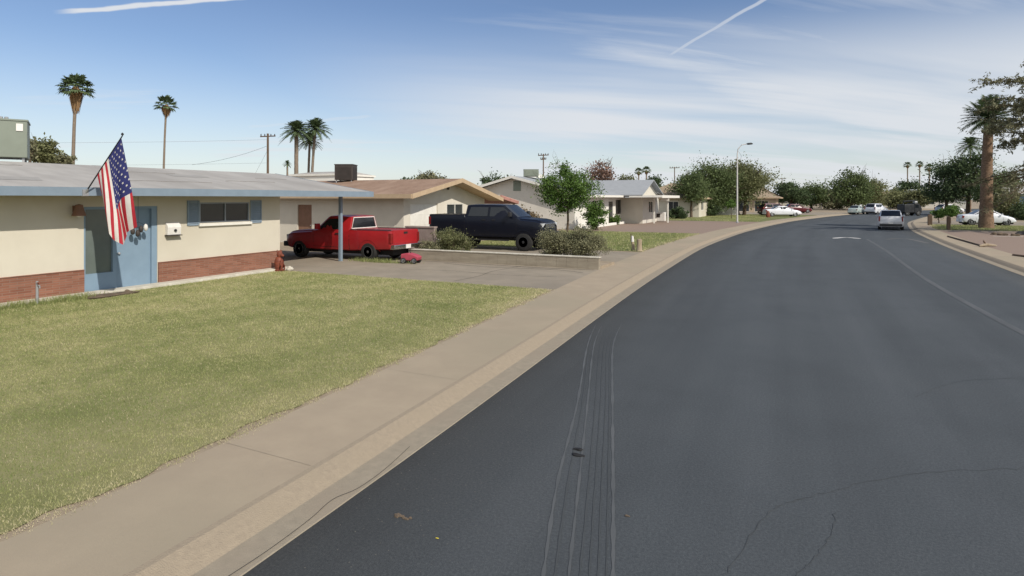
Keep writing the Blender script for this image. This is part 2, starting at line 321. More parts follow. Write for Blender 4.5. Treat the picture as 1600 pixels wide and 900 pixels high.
def road_mat():
    m = D.materials.new('worn asphalt'); m.use_nodes = True; n = m.node_tree.nodes; l = m.node_tree.links; p = n['Principled BSDF']
    p.inputs['Roughness'].default_value = .9; p.inputs['Specular IOR Level'].default_value = .28
    tc = n.new('ShaderNodeTexCoord'); at_ = n.new('ShaderNodeAttribute'); at_.attribute_name = 'across'
    sp = n.new('ShaderNodeSeparateXYZ'); l.new(tc.outputs['Object'], sp.inputs[0]); cb = n.new('ShaderNodeCombineXYZ')
    def mul(a, k):
        q = n.new('ShaderNodeMath'); q.operation = 'MULTIPLY'; l.new(a, q.inputs[0]); q.inputs[1].default_value = k; return q.outputs[0]
    l.new(mul(at_.outputs['Fac'], 11.0), cb.inputs[0]); l.new(mul(sp.outputs[1], .045), cb.inputs[1])
    def nz(vec, sc, det, ro=.6):
        t = n.new('ShaderNodeTexNoise'); t.inputs['Scale'].default_value = sc; t.inputs['Detail'].default_value = det; t.inputs['Roughness'].default_value = ro; l.new(vec, t.inputs[0]); return t.outputs[0]
    def ramp(v, st):
        c = n.new('ShaderNodeValToRGB'); e = c.color_ramp.elements
        while len(e) < len(st): e.new(.5)
        for i, (q, col) in enumerate(st): e[i].position = q; e[i].color = (*col, 1)
        l.new(v, c.inputs[0]); return c.outputs[0]
    def mixc(a, b, f, mode='MULTIPLY'):
        x = n.new('ShaderNodeMix'); x.data_type = 'RGBA'; x.blend_type = mode
        if isinstance(f, (int, float)): x.inputs[0].default_value = f
        else: l.new(f, x.inputs[0])
        l.new(a, x.inputs[6]); l.new(b, x.inputs[7]); return x.outputs[2]
    base = ramp(nz(cb.outputs[0], 1.0, 4, .5), [(.3, (.058, .066, .074)), (.5, (.067, .0765, .085)), (.72, (.078, .088, .098))])
    edge = ramp(at_.outputs['Fac'], [(0, (.66, .60, .54)), (.03, (.80, .76, .71)), (.12, (.90, .885, .87)), (.26, (1, 1, 1)), (.90, (1, 1, 1)), (.975, (1.12, 1.06, .98))])
    blot = ramp(nz(tc.outputs['Object'], .55, 7, .62), [(.32, (.91, .91, .91)), (.5, (1, 1, 1)), (.7, (1.06, 1.05, 1.04))])
    grit = ramp(nz(tc.outputs['Object'], 42, 6, .85), [(.34, (.66, .66, .66)), (.5, (1, 1, 1)), (.64, (1.45, 1.42, 1.36))])
    c = mixc(mixc(mixc(base, edge, 1.0), blot, 1.0), grit, .85)
    v = n.new('ShaderNodeTexVoronoi'); v.inputs['Scale'].default_value = 13; l.new(tc.outputs['Object'], v.inputs[0])
    pale = ramp(v.outputs['Distance'], [(0.05, (1, 1, 1)), (.09, (0, 0, 0))]); dirt = n.new('ShaderNodeRGB'); dirt.outputs[0].default_value = (.21, .19, .155, 1)
    ef = ramp(at_.outputs['Fac'], [(0, (.8, .8, .8)), (.10, (.35, .35, .35)), (.2, (.06, .06, .06))]); f = mixc(pale, ef, 1.0)
    c = mixc(c, dirt.outputs[0], f, 'MIX'); l.new(c, p.inputs['Base Color'])
    b = n.new('ShaderNodeBump'); b.inputs['Strength'].default_value = .55; b.inputs['Distance'].default_value = .012; l.new(nz(tc.outputs['Object'], 130, 4, .7), b.inputs['Height']); l.new(b.outputs[0], p.inputs['Normal'])
    return m
MT['asphalt_road'] = road_mat(); NC = 13
rd = strip('road', [((lambda k: (lambda u: Aleft(u) - .02 + (Right(u) - Aleft(u) + .04) * k))(k / (NC - 1)), RZ) for k in range(NC)], 'asphalt_road')
_a = rd.data.attributes.new('across', 'FLOAT', 'POINT'); _a.data.foreach_set('value', [(i % NC) / (NC - 1) for i in range(len(rd.data.vertices))])
strip('gutter', [(lambda u: Aleft(u) - .30, RZ + .012), (lambda u: Aleft(u), RZ + .008), (lambda u: Aleft(u) + .012, RZ - .01)], 'gutter')
strip('curb', [(lambda u: Aleft(u) - .56, .004), (lambda u: Aleft(u) - .50, 0), (lambda u: Aleft(u) - .40, -.05), (lambda u: Aleft(u) - .30, RZ + .012)], 'curb')
strip('sidewalk', [(Sleft, .004), (lambda u: Aleft(u) - .56, .004)], 'sidewalk')
strip('yard_ground', [(lambda u: -260, 0), (lambda u: Sleft(u), 0)], 'dirt')
strip('gutter', [(lambda u: Right(u), RZ + .008), (lambda u: Right(u) + .28, RZ + .012)], 'gutter')
strip('curb', [(lambda u: Right(u) + .28, RZ + .012), (lambda u: Right(u) + .40, -.04), (lambda u: Right(u) + .5, 0)], 'curb')
strip('sidewalk', [(lambda u: Right(u) + .5, 0.0), (lambda u: Right(u) + 1.65, .004)], 'sidewalk')
strip('yard_ground', [(lambda u: Right(u) + 1.65, 0), (lambda u: 420, 0)], 'dirt')

def yard(name, u0, u1, x0, z, m, x1=None, side=-1):
    us = [u0 + (u1 - u0) * i / 12 for i in range(13)]
    if side < 0: e = [(Sleft(u) if x1 is None else x1, u) for u in us]
    else: e = [(Right(u) + 1.65 if x1 is None else x1, u) for u in us]
    return sheet(name, [(x0, u0)] + e + [(x0, u1)], z, m)
yard('driveway', 15.35, 20.48, -34, .004, 'drive')
yard('driveway', 20.75, 27.7, -18.5, .004, 'drive')
yard('driveway', 44.6, 69.0, -17.2, .004, 'gravel')

# lawns with an uneven, crumbling edge
def lawn(name, u0, u1, x0, z, m, x1=None, side=-1, wob=.10, step=.12):
    e = []; n = int((u1 - u0) / step)
    for i in range(n + 1):
        u = u0 + (u1 - u0) * i / n; w = (math.sin(u * 2.3) * .4 + math.sin(u * 5.9 + 1) * .35 + math.sin(u * 13.1) * .25) * wob
        x = (Sleft(u) if side < 0 else Right(u) + 1.65) if x1 is None else x1
        e.append((x + w - (wob if side < 0 else -wob), u))
    n2 = 40; back = [(e[-1][0] + (x0 - e[-1][0]) * i / n2, u1 + math.sin(i * 1.7) * wob * .6) for i in range(1, n2 + 1)]
    return sheet(name, [(x0, u0)] + e + back, z, m)
lawn('lawn', -8, 15.35, -16.42, .010, 'grass_base')
lawn('lawn', 28.2, 44.2, -17.0, .010, 'grass_far')
lawn('lawn', 69.6, 101, -16.0, .010, 'grass_far')
yard('driveway', 101.5, 122, -14.0, .004, 'drive')
lawn('lawn', 58.6, 69.5, 27, .010, 'grass_far', side=1)
yard('driveway', 70.0, 82, 40, .004, 'drive', side=1)
yard('driveway', 20, 56.5, 40, .004, 'gravel', side=1)

# tyre ruts: faint polished lines curving along the lane by the camera, and patches in the road
def ribbon(name, pts, w, z, m, kind='structure'):
    v, f = [], []
    for i, p in enumerate(pts):
        a = Vector(pts[max(i - 1, 0)]); b = Vector(pts[min(i + 1, len(pts) - 1)]); d = (b - a).normalized(); nrm = Vector((-d.y, d.x))
        ww = w[i] if isinstance(w, (list, tuple)) else w
        v += [(p[0] + nrm.x * ww / 2, p[1] + nrm.y * ww / 2, z), (p[0] - nrm.x * ww / 2, p[1] - nrm.y * ww / 2, z)]
        if i: f.append((2 * i - 2, 2 * i - 1, 2 * i + 1, 2 * i))
    o = mk(name, v, f, m); return tag(o, kind=kind)
def GP(px, py, z=RZ):
    d = FPX * (2.5 - z) / (py - HZ); q = at(px, d); return (q.x, q.y)
MT['rut'] = node_mat('polished tyre track', (.100, .106, .110), (.078, .084, .088), .75, 4, .2, 60, stretch=(1, .2, 1))
MT['rutdark'] = node_mat('dark tyre track', (.054, .060, .064), (.064, .071, .076), .85, 6, .3, 60, stretch=(1, .2, 1))
def curve_pts(P, n=22):
    P = [Vector(p) for p in P]; out = []
    for i in range(len(P) - 1):
        p0, p1, p2, p3 = P[max(i - 1, 0)], P[i], P[i + 1], P[min(i + 2, len(P) - 1)]
        for k in range(n):
            t = k / n; out.append(.5 * ((2 * p1) + (p2 - p0) * t + (2 * p0 - 5 * p1 + 4 * p2 - p3) * t * t + (3 * p1 - p0 - 3 * p2 + p3) * t ** 3))
    out.append(P[-1]); return [(q.x, q.y) for q in out]
for k, (b, m_, mt_, t_, w_) in enumerate([(848, 872, 902, 918, .022), (866, 888, 910, 922, .030), (888, 905, 918, 928, .020), (905, 920, 930, 938, .022), (920, 930, 938, 944, .018), (934, 940, 946, 949, .018), (947, 950, 952, 954, .018), (958, 958, 957, 958, .026)]):
    P = curve_pts([GP(b, 905), GP(m_, 750), GP(mt_, 630), GP(t_, 540), GP(t_ + 14, 505)])
    n_ = len(P); ribbon('tyre_track', P, [w_ * (1.7 if k in (0, 2, 7) else .75) * (.65 + .35 * math.sin(i * .9 + k * 2) * math.sin(i * .37 + k)) * min(1, (n_ - 1 - i) / 26 + .02) for i in range(n_)], RZ + .004, 'rut' if k in (0, 2, 7) else 'rutdark')
MT['patch'] = node_mat('pale worn asphalt', (.15, .15, .145), (.10, .10, .10), .9, 3, .4, 60)
MT['crack'] = node_mat('dark crack filler', (.03, .028, .026), (.04, .037, .034), .9, 9)
ribbon('road_marking', curve_pts([GP(1302, 372.4), GP(1322, 371), GP(1345, 373)], 6), [.1, .3, .35, .3, .25, .22, .2, .22, .28, .3, .3, .2, .08][:13], RZ + .004, 'paleobj')
rk = np.random.default_rng(11)
for cpts in (((1130, 900), (1205, 800), (1290, 770), (1420, 742), (1620, 730)), ((1430, 620), (1500, 596), (1620, 590)), ((1240, 905), (1290, 850), (1305, 800))):
    P = curve_pts([GP(*q) for q in cpts], 12); ribbon('pavement_crack', [(x + rk.normal(0, .012), y + rk.normal(0, .012)) for x, y in P], [.003 + .004 * abs(rk.normal()) for _ in P], RZ + .004, 'rutdark')
ribbon('worn_seam', curve_pts([GP(1355, 374), GP(1385, 392), GP(1440, 432), GP(1560, 500), GP(1760, 600)], 8), .16, RZ + .004, MT['rut'])
ribbon('worn_seam', curve_pts([GP(1385, 374), GP(1415, 373), GP(1450, 380)], 6), .25, RZ + .004, 'patch')
ribbon('pavement_crack', curve_pts([GP(355, 905, RZ), GP(420, 862), GP(483, 815), GP(520, 783), GP(560, 765), GP(602, 735), GP(640, 700)], 5), .006, RZ + .0165, 'crack')
for u in np.arange(-1.5, 60, 2.9):            # sidewalk joints
    ribbon('pavement_joint', [(Sleft(u) + .03, u), (Aleft(u) - .57, u - .02)], .004, .0085, 'gutter')
0 and ribbon('pavement_joint', [(Aleft(u) - .74, u) for u in np.arange(-3, 40, 1.0)], .008, .0085, 'gutter')
for pts, w in (((( -13, 17.6), (-11, 17.9), (-9, 17.7), (-7.2, 18.0)), .03), (((-12.6, 19.9), (-10.4, 19.5), (-8.2, 19.8), (-6.8, 19.4)), .05), (((-9.6, 15.7), (-9.5, 17.1), (-9.7, 18.4), (-9.5, 20.2)), .03), (((-15, 20.2), (-12, 20.25), (-9, 20.1), (-6.7, 20.3)), .09)):
    ribbon('driveway_crack', curve_pts([(a, b) for a, b in pts], 6), w * .6, .0085, 'crack')
for s in range(2): pass

# ---------------------------------------------------------------- grass blades
def blades(name, xs, ys, hs, ws, z, m, dry):
    n = len(xs); ang = rng.uniform(0, 2 * np.pi, n); lean = rng.uniform(.2, .9, n) * hs; la = rng.uniform(0, 2 * np.pi, n)
    v = np.zeros((n, 3, 3)); dx, dy = np.cos(ang) * ws / 2, np.sin(ang) * ws / 2
    v[:, 0] = np.stack([xs - dx, ys - dy, np.full(n, z)], 1); v[:, 1] = np.stack([xs + dx, ys + dy, np.full(n, z)], 1)
    v[:, 2] = np.stack([xs + np.cos(la) * lean, ys + np.sin(la) * lean, z + hs], 1)
    me = D.meshes.new(name); me.vertices.add(3 * n); me.vertices.foreach_set('co', v.ravel())
    me.loops.add(3 * n); me.loops.foreach_set('vertex_index', np.arange(3 * n, dtype=np.int32))
    me.polygons.add(n); me.polygons.foreach_set('loop_start', np.arange(0, 3 * n, 3, dtype=np.int32)); me.update(calc_edges=True)
    at_ = me.attributes.new('dry', 'FLOAT', 'POINT'); at_.data.foreach_set('value', np.repeat(dry, 3).astype(np.float32))
    me.materials.append(m); o = D.objects.new(name, me); COL.objects.link(o); return o
def blade_mat():
    m = D.materials.new('grass blades'); m.use_nodes = True; n = m.node_tree.nodes; l = m.node_tree.links; p = n['Principled BSDF']; p.inputs['Roughness'].default_value = .7; p.inputs['Specular IOR Level'].default_value = .2
    a = n.new('ShaderNodeAttribute'); a.attribute_name = 'dry'; cr = n.new('ShaderNodeValToRGB'); l.new(a.outputs['Fac'], cr.inputs[0])
    e = cr.color_ramp.elements; e[0].color = (.20, .25, .085, 1); e[0].position = 0; e[1].color = (.60, .53, .35, 1); e[1].position = 1
    k = e.new(.45); k.color = (.37, .385, .165, 1); k2 = e.new(.72); k2.color = (.53, .49, .27, 1)
    l.new(cr.outputs[0], p.inputs['Base Color']); tr = n.new('ShaderNodeBsdfTranslucent'); l.new(cr.outputs[0], tr.inputs[0]); ms = n.new('ShaderNodeMixShader'); ms.inputs[0].default_value = .3
    l.new(p.outputs[0], ms.inputs[1]); l.new(tr.outputs[0], ms.inputs[2]); l.new(ms.outputs[0], n['Material Output'].inputs[0]); return m
MT['blade'] = blade_mat()
def lawn_blades(N, u0, u1, x0, hscale=1.0, side=-1, x1=None, near=True, base_dry=.0):
    ys = rng.uniform(u0, u1, N * 4); xs = rng.uniform(x0, (-4.9 if side < 0 else 27), N * 4)
    edge = np.array([Sleft(u) for u in np.arange(u0, u1 + .5, .25)]) if side < 0 else None
    if side < 0: ed = np.interp(ys, np.arange(u0, u1 + .5, .25), edge); keep = xs < ed + rng.normal(-.02, .05, len(xs)) + .05 * np.sin(ys * 7 + np.sin(ys * 3.3) * 2)
    else:
        ed = np.interp(ys, np.arange(u0, u1 + .5, .25), [Right(u) + 1.65 for u in np.arange(u0, u1 + .5, .25)]); keep = xs > ed
    d = -xs * SA + ys * CA; px = (xs * CA + ys * SA) / np.maximum(d, .1) * FPX + 800
    keep &= (d > 2.5) & (px > -250) & (px < 1750)
    if near: keep &= rng.uniform(0, 1, len(xs)) < np.clip((8.5 / np.maximum(d, 1)) ** 1.15, 0, 1)
    xs, ys, d, ed = xs[keep][:N], ys[keep][:N], d[keep][:N], ed[keep][:N]
    n = len(xs); e = np.abs(ed - xs)
    pn = .5 + .22 * np.sin(xs * 1.3 + ys * .7 + .9 * np.sin(ys * 1.1)) + .2 * np.sin(xs * 3.1 - ys * 2.3 + 1.4 * np.sin(xs * 1.9 + ys)) + .16 * np.sin(xs * 7.1 + ys * 8.3 + 2 * np.sin(ys * 3.1 - xs * 2)) + .12 * np.sin(xs * 17 - ys * 13 + 2 * np.sin(xs * 6))
    far_yellow = np.clip((d - 8) / 8, 0, 1) * .16
    dry = np.clip(.42 * pn + .10 + far_yellow + .48 * np.exp(-e / .42) - .13 * np.exp(-((e - 1.4) / .8) ** 2) + rng.normal(0, .17, n) + base_dry, 0, 1)
    dry = np.where(rng.uniform(0, 1, n) < .06, .95, dry)
    sz = np.clip(d / 8, .75, 3.2)
    hs = rng.uniform(.010, .027, n) * hscale * (1 + .25 * (sz - 1)); ws = rng.uniform(.004, .009, n) * sz
    return xs, ys, hs, ws, dry
xs, ys, hs, ws, dry = lawn_blades(380000, -3, 15.4, -16.4)
tag(blades('grass', xs, ys, hs, ws, .01, MT['blade'], dry), 'short green and straw coloured grass of the front lawn by the sidewalk', 'grass', kind='stuff')
xs, ys, hs, ws, dry = lawn_blades(30000, 28.2, 44.2, -17, 2.0, near=False, base_dry=-.15)
tag(blades('grass', xs, ys, hs, ws * 1.3, .01, MT['blade'], dry), 'green grass of the lawn beyond the low block wall', 'grass', kind='stuff')
xs, ys, hs, ws, dry = lawn_blades(26000, 69.6, 101, -16, 2.6, near=False, base_dry=-.1)
tag(blades('grass', xs, ys, hs, ws * 1.8, .01, MT['blade'], dry), 'dry green grass of the lawn behind the street lamp', 'grass', kind='stuff')
xs, ys, hs, ws, dry = lawn_blades(16000, 58.6, 69.5, 8, 2.6, side=1, near=False, base_dry=-.12)
tag(blades('grass', xs, ys, hs, ws * 1.6, .01, MT['blade'], dry), 'green grass around the foot of the thick palm', 'grass', kind='stuff')
# weeds along the footing and on the driveway edge by the red pickup
n = 2600; k_ = rng.integers(0, 3, n); cx = np.choose(k_, [-16.2, -15.2, -16.25]); cy = np.choose(k_, [8.6, 19.1, 7.4]); sxx = np.choose(k_, [.12, .7, .1]); syy = np.choose(k_, [.35, .12, .4])
tag(blades('weeds', cx + rng.normal(0, 1, n) * sxx, cy + rng.normal(0, 1, n) * syy, rng.uniform(.05, .2, n), rng.uniform(.008, .02, n), .01, MT['blade'], rng.uniform(0, .45, n)), 'green weeds along the house footing and under the red pickup', 'weeds', kind='stuff')

# ---------------------------------------------------------------- plants
def leaf_quads(C, size, rngl=rng, squash=1.0, elong=1.6):
    """C: n x 3 centres -> folded leaf quads with random orientation"""
    n = len(C); a = rngl.normal(0, 1, (n, 3)); a /= np.linalg.norm(a, axis=1)[:, None]; b = rngl.normal(0, 1, (n, 3)); b -= a * (a * b).sum(1)[:, None]; b /= np.linalg.norm(b, axis=1)[:, None]
    s = (size * rngl.uniform(.6, 1.35, n))[:, None]; a = a * s * elong * .5; b = b * s * .5
    V = np.stack([C - a, C + b, C + a, C - b], 1).reshape(-1, 3)
    return V
def quads_obj(name, V, m, parent):
    off = root_of(parent); V = V - np.array(off); n = len(V) // 4
    me = D.meshes.new(name); me.vertices.add(4 * n); me.vertices.foreach_set('co', V.ravel()); me.loops.add(4 * n); me.loops.foreach_set('vertex_index', np.arange(4 * n, dtype=np.int32))
    me.polygons.add(n); me.polygons.foreach_set('loop_start', np.arange(0, 4 * n, 4, dtype=np.int32)); me.update(calc_edges=True); me.materials.append(MT[m])
    o = D.objects.new(name, me); COL.objects.link(o); o.parent = parent; return o
def crown_pts(c, r, nclump, nleaf, spread, hollow=.45, flat=.0):
    cs = rng.normal(0, 1, (nclump, 3)); cs /= np.linalg.norm(cs, axis=1)[:, None]; cs *= rng.uniform(hollow, 1, nclump)[:, None] ** .7
    if flat: cs[:, 2] = np.maximum(cs[:, 2], -flat)
    lump = rng.uniform(.72, 1.12, nclump)[:, None]
    cs = np.array(c) + cs * np.array(r) * lump
    k = rng.integers(0, nclump, nleaf); sp = spread * rng.uniform(.5, 1.4, nclump)[k][:, None]
    off = rng.normal(0, 1, (nleaf, 3)) * np.array([1, 1, .72]) * sp * .55
    return cs, cs[k] + off
def tree(name, label, base, H, cr, cz, leafm, nleaf=5000, leaf=.2, nclump=45, trunk=.14, spread=None, stems=1, group=None, barkm='bark', cat='tree', twigs=10, hollow=.4, flat=.6):
    """cr = crown radii, cz = height of crown centre; H = overall height"""
    t = thing(name, label, cat, base, group=group); b = Vector(base)
    spread = spread or min(cr) * .42
    cs, L = crown_pts((b.x, b.y, b.z + cz), cr, nclump, nleaf, spread, hollow, flat)
    w = MB()
    for s in range(stems):
        off = Vector((rng.uniform(-1, 1) * trunk * 1.6, rng.uniform(-1, 1) * trunk * 1.6, 0)) if stems > 1 else Vector((0, 0, 0))
        fork = b + off * 2.2 + Vector((rng.uniform(-.1, .1), rng.uniform(-.1, .1), max(cz - cr[2] * .72, cz * .3)))
        w.tube([b + off - Vector((0, 0, .05)), b + off * 1.3 + Vector((0, 0, .15)), (b + off + fork) / 2 + Vector((rng.uniform(-.05, .05), 0, 0)), fork], [trunk * 1.35, trunk, trunk * .85, trunk * .75], 8)
        for c in cs[s::stems][:max(6, 18 // stems)]:
            c = Vector(c); mid = fork.lerp(c, .5) + Vector((rng.uniform(-.1, .1), rng.uniform(-.1, .1), .12)) * cr[0] * .5
            w.tube([fork - Vector((0, 0, .05)), fork.lerp(mid, .5), mid, c], [trunk * .5, trunk * .36, trunk * .22, trunk * .07], 5)
    for i in range(twigs):
        c = Vector(cs[rng.integers(0, min(nclump, 16))]); d = (c - Vector((b.x, b.y, b.z + cz - cr[2] * .4))).normalized(); e = c + d * spread * rng.uniform(1.0, 2.4) + Vector((0, 0, .1))
        w.tube([c - d * .05, c.lerp(e, .6) + Vector(rng.normal(0, .06, 3)) * cr[0], e], [trunk * .12, trunk * .08, trunk * .03], 4)
    w.build('trunk', barkm, t, 60)
    quads_obj('crown', leaf_quads(L, leaf), leafm, t)
    return t
def bush(name, label, base, r, leafm, nleaf, leaf, group=None, cat='bush', nclump=60):
    t = thing(name, label, cat, base, group=group); b = Vector(base)
    cs, L = crown_pts((b.x, b.y, b.z + r[2] * .95), r, nclump, nleaf, min(r) * .38, .3, .85); L[:, 2] = np.maximum(L[:, 2], b.z + .02)
    quads_obj('foliage', leaf_quads(L, leaf), leafm, t); s = MB()
    for c in cs[:26]: s.tube([b + Vector((rng.uniform(-.25, .25) * r[0], rng.uniform(-.25, .25) * r[1], 0)), (b + Vector(c)) / 2 + Vector((0, 0, .1)), Vector(c)], [.018, .012, .005], 4)
    for i in range(40):
        c = Vector(L[rng.integers(0, len(L))]); e = c + (c - b).normalized() * .22; s.tube([c, e], [.006, .002], 3)
    s.build('stems', 'bark', t); return t

def fan_palm(name, label, base, H, r, skirt=1.5, lean=(0, 0), nf=34, trunk=.22, group=None, up=1.0):
    """tall fan palm with a skirt of dead fronds"""
    t = thing(name, label, 'palm tree', base, group=group); b = Vector(base); top = b + Vector((lean[0], lean[1], H - r * .8))
    pts = [b + Vector((lean[0] * k * k, lean[1] * k * k, (top.z - b.z) * k)) for k in (0, .03, .2, .45, .7, 1)]
    MB().tube(pts, [trunk * 1.5, trunk * 1.2, trunk, trunk * .9, trunk * .82, trunk * .85], 10).build('trunk', 'palmbarkgrey', t, 60)
    if skirt:
        v, f = [], []
        for i in range(170):
            a = rng.uniform(0, 2 * math.pi); z0 = rng.uniform(-.15, .1) * skirt; ln = skirt * rng.uniform(.5, 1.0); rr = trunk + .02
            bulge = rng.uniform(.25, .5) * min(1, skirt * .7); wd = .16; ca, sa = math.cos(a), math.sin(a)
            p = [(rr, z0), (rr + bulge, z0 - ln * .35), (rr + bulge * .35, z0 - ln)]
            k = len(v)
            for (q, z), w in zip(p, (.08, wd, .05)):
                v += [(top.x + q * ca - sa * w / 2, top.y + q * sa + ca * w / 2, top.z + z), (top.x + q * ca + sa * w / 2, top.y + q * sa - ca * w / 2, top.z + z)]
            f += [(k, k + 1, k + 3, k + 2), (k + 2, k + 3, k + 5, k + 4)]
        mk('dead_fronds', v, f, 'thatch', t)
    v, f = [], []
    for i in range(nf):
        a = i * 2.39996 + rng.uniform(-.2, .2); el = R(78 - 105 * (i / nf) ** .8 * up) + rng.uniform(-.1, .1)
        d = Vector((math.cos(a) * math.cos(el), math.sin(a) * math.cos(el), math.sin(el))); ln = r * rng.uniform(.5, .62)
        hub = top + d * ln; side = d.cross(Vector((0, 0, 1))); side = side.normalized() if side.length > .01 else Vector((1, 0, 0)); upv = side.cross(d).normalized()
        k = len(v); v += [top + side * .02, top - side * .02, hub - side * .015, hub + side * .015]; f.append((k, k + 1, k + 2, k + 3))
        nb = 13
        for j in range(nb):
            th = R(-100 + 200 * j / (nb - 1)); dd = d * math.cos(th) + side * math.sin(th); L2 = r * rng.uniform(.42, .52) * (1 - .25 * abs(th) / 1.7)
            m_ = hub + dd * L2 * .55 + upv * .05; e = hub + dd * L2 - Vector((0, 0, L2 * rng.uniform(.12, .4))); w = L2 * .13; pr = dd.cross(upv).normalized() * w
            k = len(v); v += [hub, m_ + pr, e, m_ - pr]; f.append((k, k + 1, k + 2, k + 3))
    mk('fronds', v, f, 'palmleaf', t); return t
def feather_palm(name, label, base, H, r, trunk=.3, nf=30, lean=(0, 0), boots=True, group=None, barkm='palmbark', leafm='palmleaf', topr=None, droop=.42):
    t = thing(name, label, 'palm tree', base, group=group); b = Vector(base); top = b + Vector((lean[0], lean[1], H - r * .45)); topr = topr or trunk * .85
    n = 26; k = 14; v, f = [], []
    for i in range(n + 1):
        q = i / n; cen = b + Vector((lean[0] * q * q, lean[1] * q * q, (top.z - b.z) * q)); rad = trunk * (1.12 - .12 * min(1, q * 6)) * (1 - q) + topr * q
        for j in range(k):
            a = 2 * math.pi * j / k + (i % 2) * math.pi / k; rr = rad * (1 + (.055 if boots else .02) * math.sin(j * 2.1 + i * 2.7) + rng.uniform(-.02, .02))
            v.append(cen + Vector((math.cos(a) * rr, math.sin(a) * rr, rng.uniform(-.03, .03) if 0 < i < n else 0)))
    f = [(i * k + j, i * k + (j + 1) % k, (i + 1) * k + (j + 1) % k, (i + 1) * k + j) for i in range(n) for j in range(k)] + [tuple(range(k)), tuple(n * k + j for j in range(k))]
    mk('trunk', v, f, barkm, t, 30)
    v, f = [], []
    for i in range(nf):
        a = i * 2.39996; el = R(80 - 100 * (i / nf)); h = Vector((math.cos(a), math.sin(a), 0)); L = r * rng.uniform(.85, 1.1); P = []
        for s in range(9):
            q = s / 8; P.append(top + h * (L * q * math.cos(el) * (1 - .12 * q)) + Vector((0, 0, L * (q * math.sin(el) - droop * q * q))))
        side = Vector((-h.y, h.x, 0))
        for s in range(8):
            k0 = len(v); w = .02; v += [P[s] - side * w, P[s] + side * w, P[s + 1] + side * w * .7, P[s + 1] - side * w * .7]; f.append((k0, k0 + 1, k0 + 2, k0 + 3))
            for sg in (-1, 1):
                for q in (0, .33, .66):
                    o_ = P[s].lerp(P[s + 1], q); dr = (P[s + 1] - P[s]).normalized(); ll = L * .22 * math.sin(math.pi * (.12 + .8 * (s + q) / 8.2)) * rng.uniform(.8, 1.1)
                    e = o_ + (side * sg * .8 + dr * .6 + Vector((0, 0, -.25 + rng.uniform(-.1, .25)))).normalized() * ll; k0 = len(v); wv = dr * max(.035, ll * .12)
                    v += [o_ - wv, o_ + wv, e]; f.append((k0, k0 + 1, k0 + 2))
    mk('fronds', v, f, leafm, t); return t

# ---------------------------------------------------------------- houses
def wall_panel(mb, axis, pos, a0, a1, z0, z1, holes, depth_=.12, sgn=-1):
    """vertical wall sheet with rectangular openings and their reveals; axis 'x': plane x=pos, spans y"""
    A = sorted({a0, a1, *[h[0] for h in holes], *[h[1] for h in holes]}); Z = sorted({z0, z1, *[h[2] for h in holes], *[h[3] for h in holes]})
    P = (lambda a, z, d=0: (pos + sgn * d, a, z)) if axis == 'x' else (lambda a, z, d=0: (a, pos + sgn * d, z))
    for i in range(len(A) - 1):
        for j in range(len(Z) - 1):
            am, zm = (A[i] + A[i + 1]) / 2, (Z[j] + Z[j + 1]) / 2
            if any(h[0] < am < h[1] and h[2] < zm < h[3] for h in holes): continue
            mb.add([P(A[i], Z[j]), P(A[i + 1], Z[j]), P(A[i + 1], Z[j + 1]), P(A[i], Z[j + 1])], [(0, 1, 2, 3)])
    for h in holes:
        a, b, c, d = h[:4]
        for (p, q) in (((a, c), (a, d)), ((b, c), (b, d)), ((a, c), (b, c)), ((a, d), (b, d))):
            mb.add([P(*p), P(*q), P(q[0], q[1], depth_), P(p[0], p[1], depth_)], [(0, 1, 2, 3)])
    return mb
def gable_roof(name, m, parent, axis, ridge, zr, lo, hi, zlo, zhi, a0, a1, th=.14):
    """ridge parallel to `axis`; lo/hi = eave positions across; returns roof slab"""
    poly = [(lo, zlo - th), (ridge, zr - th), (hi, zhi - th), (hi, zhi), (ridge, zr), (lo, zlo)]
    mb = MB()
    if axis == 'y': mb.prism(poly, 'y', a0, a1)
    else: mb.prism([(p[0], p[1]) for p in poly], 'x', a0, a1)
    return mb.build(name, m, parent)
def window(parent, axis, pos, a0, a1, z0, z1, fm='trimwhite', gm='winglass', mull=1, sgn=1, rec=.06, fw=.05, name='window'):
    """framed window sunk `rec` behind the wall plane"""
    f = MB(); q0, q1 = sorted((pos - sgn * rec, pos - sgn * (rec - .05)))
    def bx(a, b, c, d, lo=q0, hi=q1):
        return f.box(lo, hi, a, b, c, d) if axis == 'x' else f.box(a, b, lo, hi, c, d)
    bx(a0, a0 + fw, z0, z1); bx(a1 - fw, a1, z0, z1); bx(a0 + fw, a1 - fw, z0, z0 + fw); bx(a0 + fw, a1 - fw, z1 - fw, z1)
    for i in range(mull): c = a0 + (a1 - a0) * (i + 1) / (mull + 1); bx(c - fw * .4, c + fw * .4, z0 + fw, z1 - fw)
    w = f.build(name, fm, parent); g = MB(); s0, s1 = sorted((pos - sgn * (rec + .02), pos - sgn * (rec - .01)))
    if axis == 'x': g.box(s0, s1, a0 + .01, a1 - .01, z0 + .01, z1 - .01)
    else: g.box(a0 + .01, a1 - .01, s0, s1, z0 + .01, z1 - .01)
    gl = g.build('pane', gm, w); return w

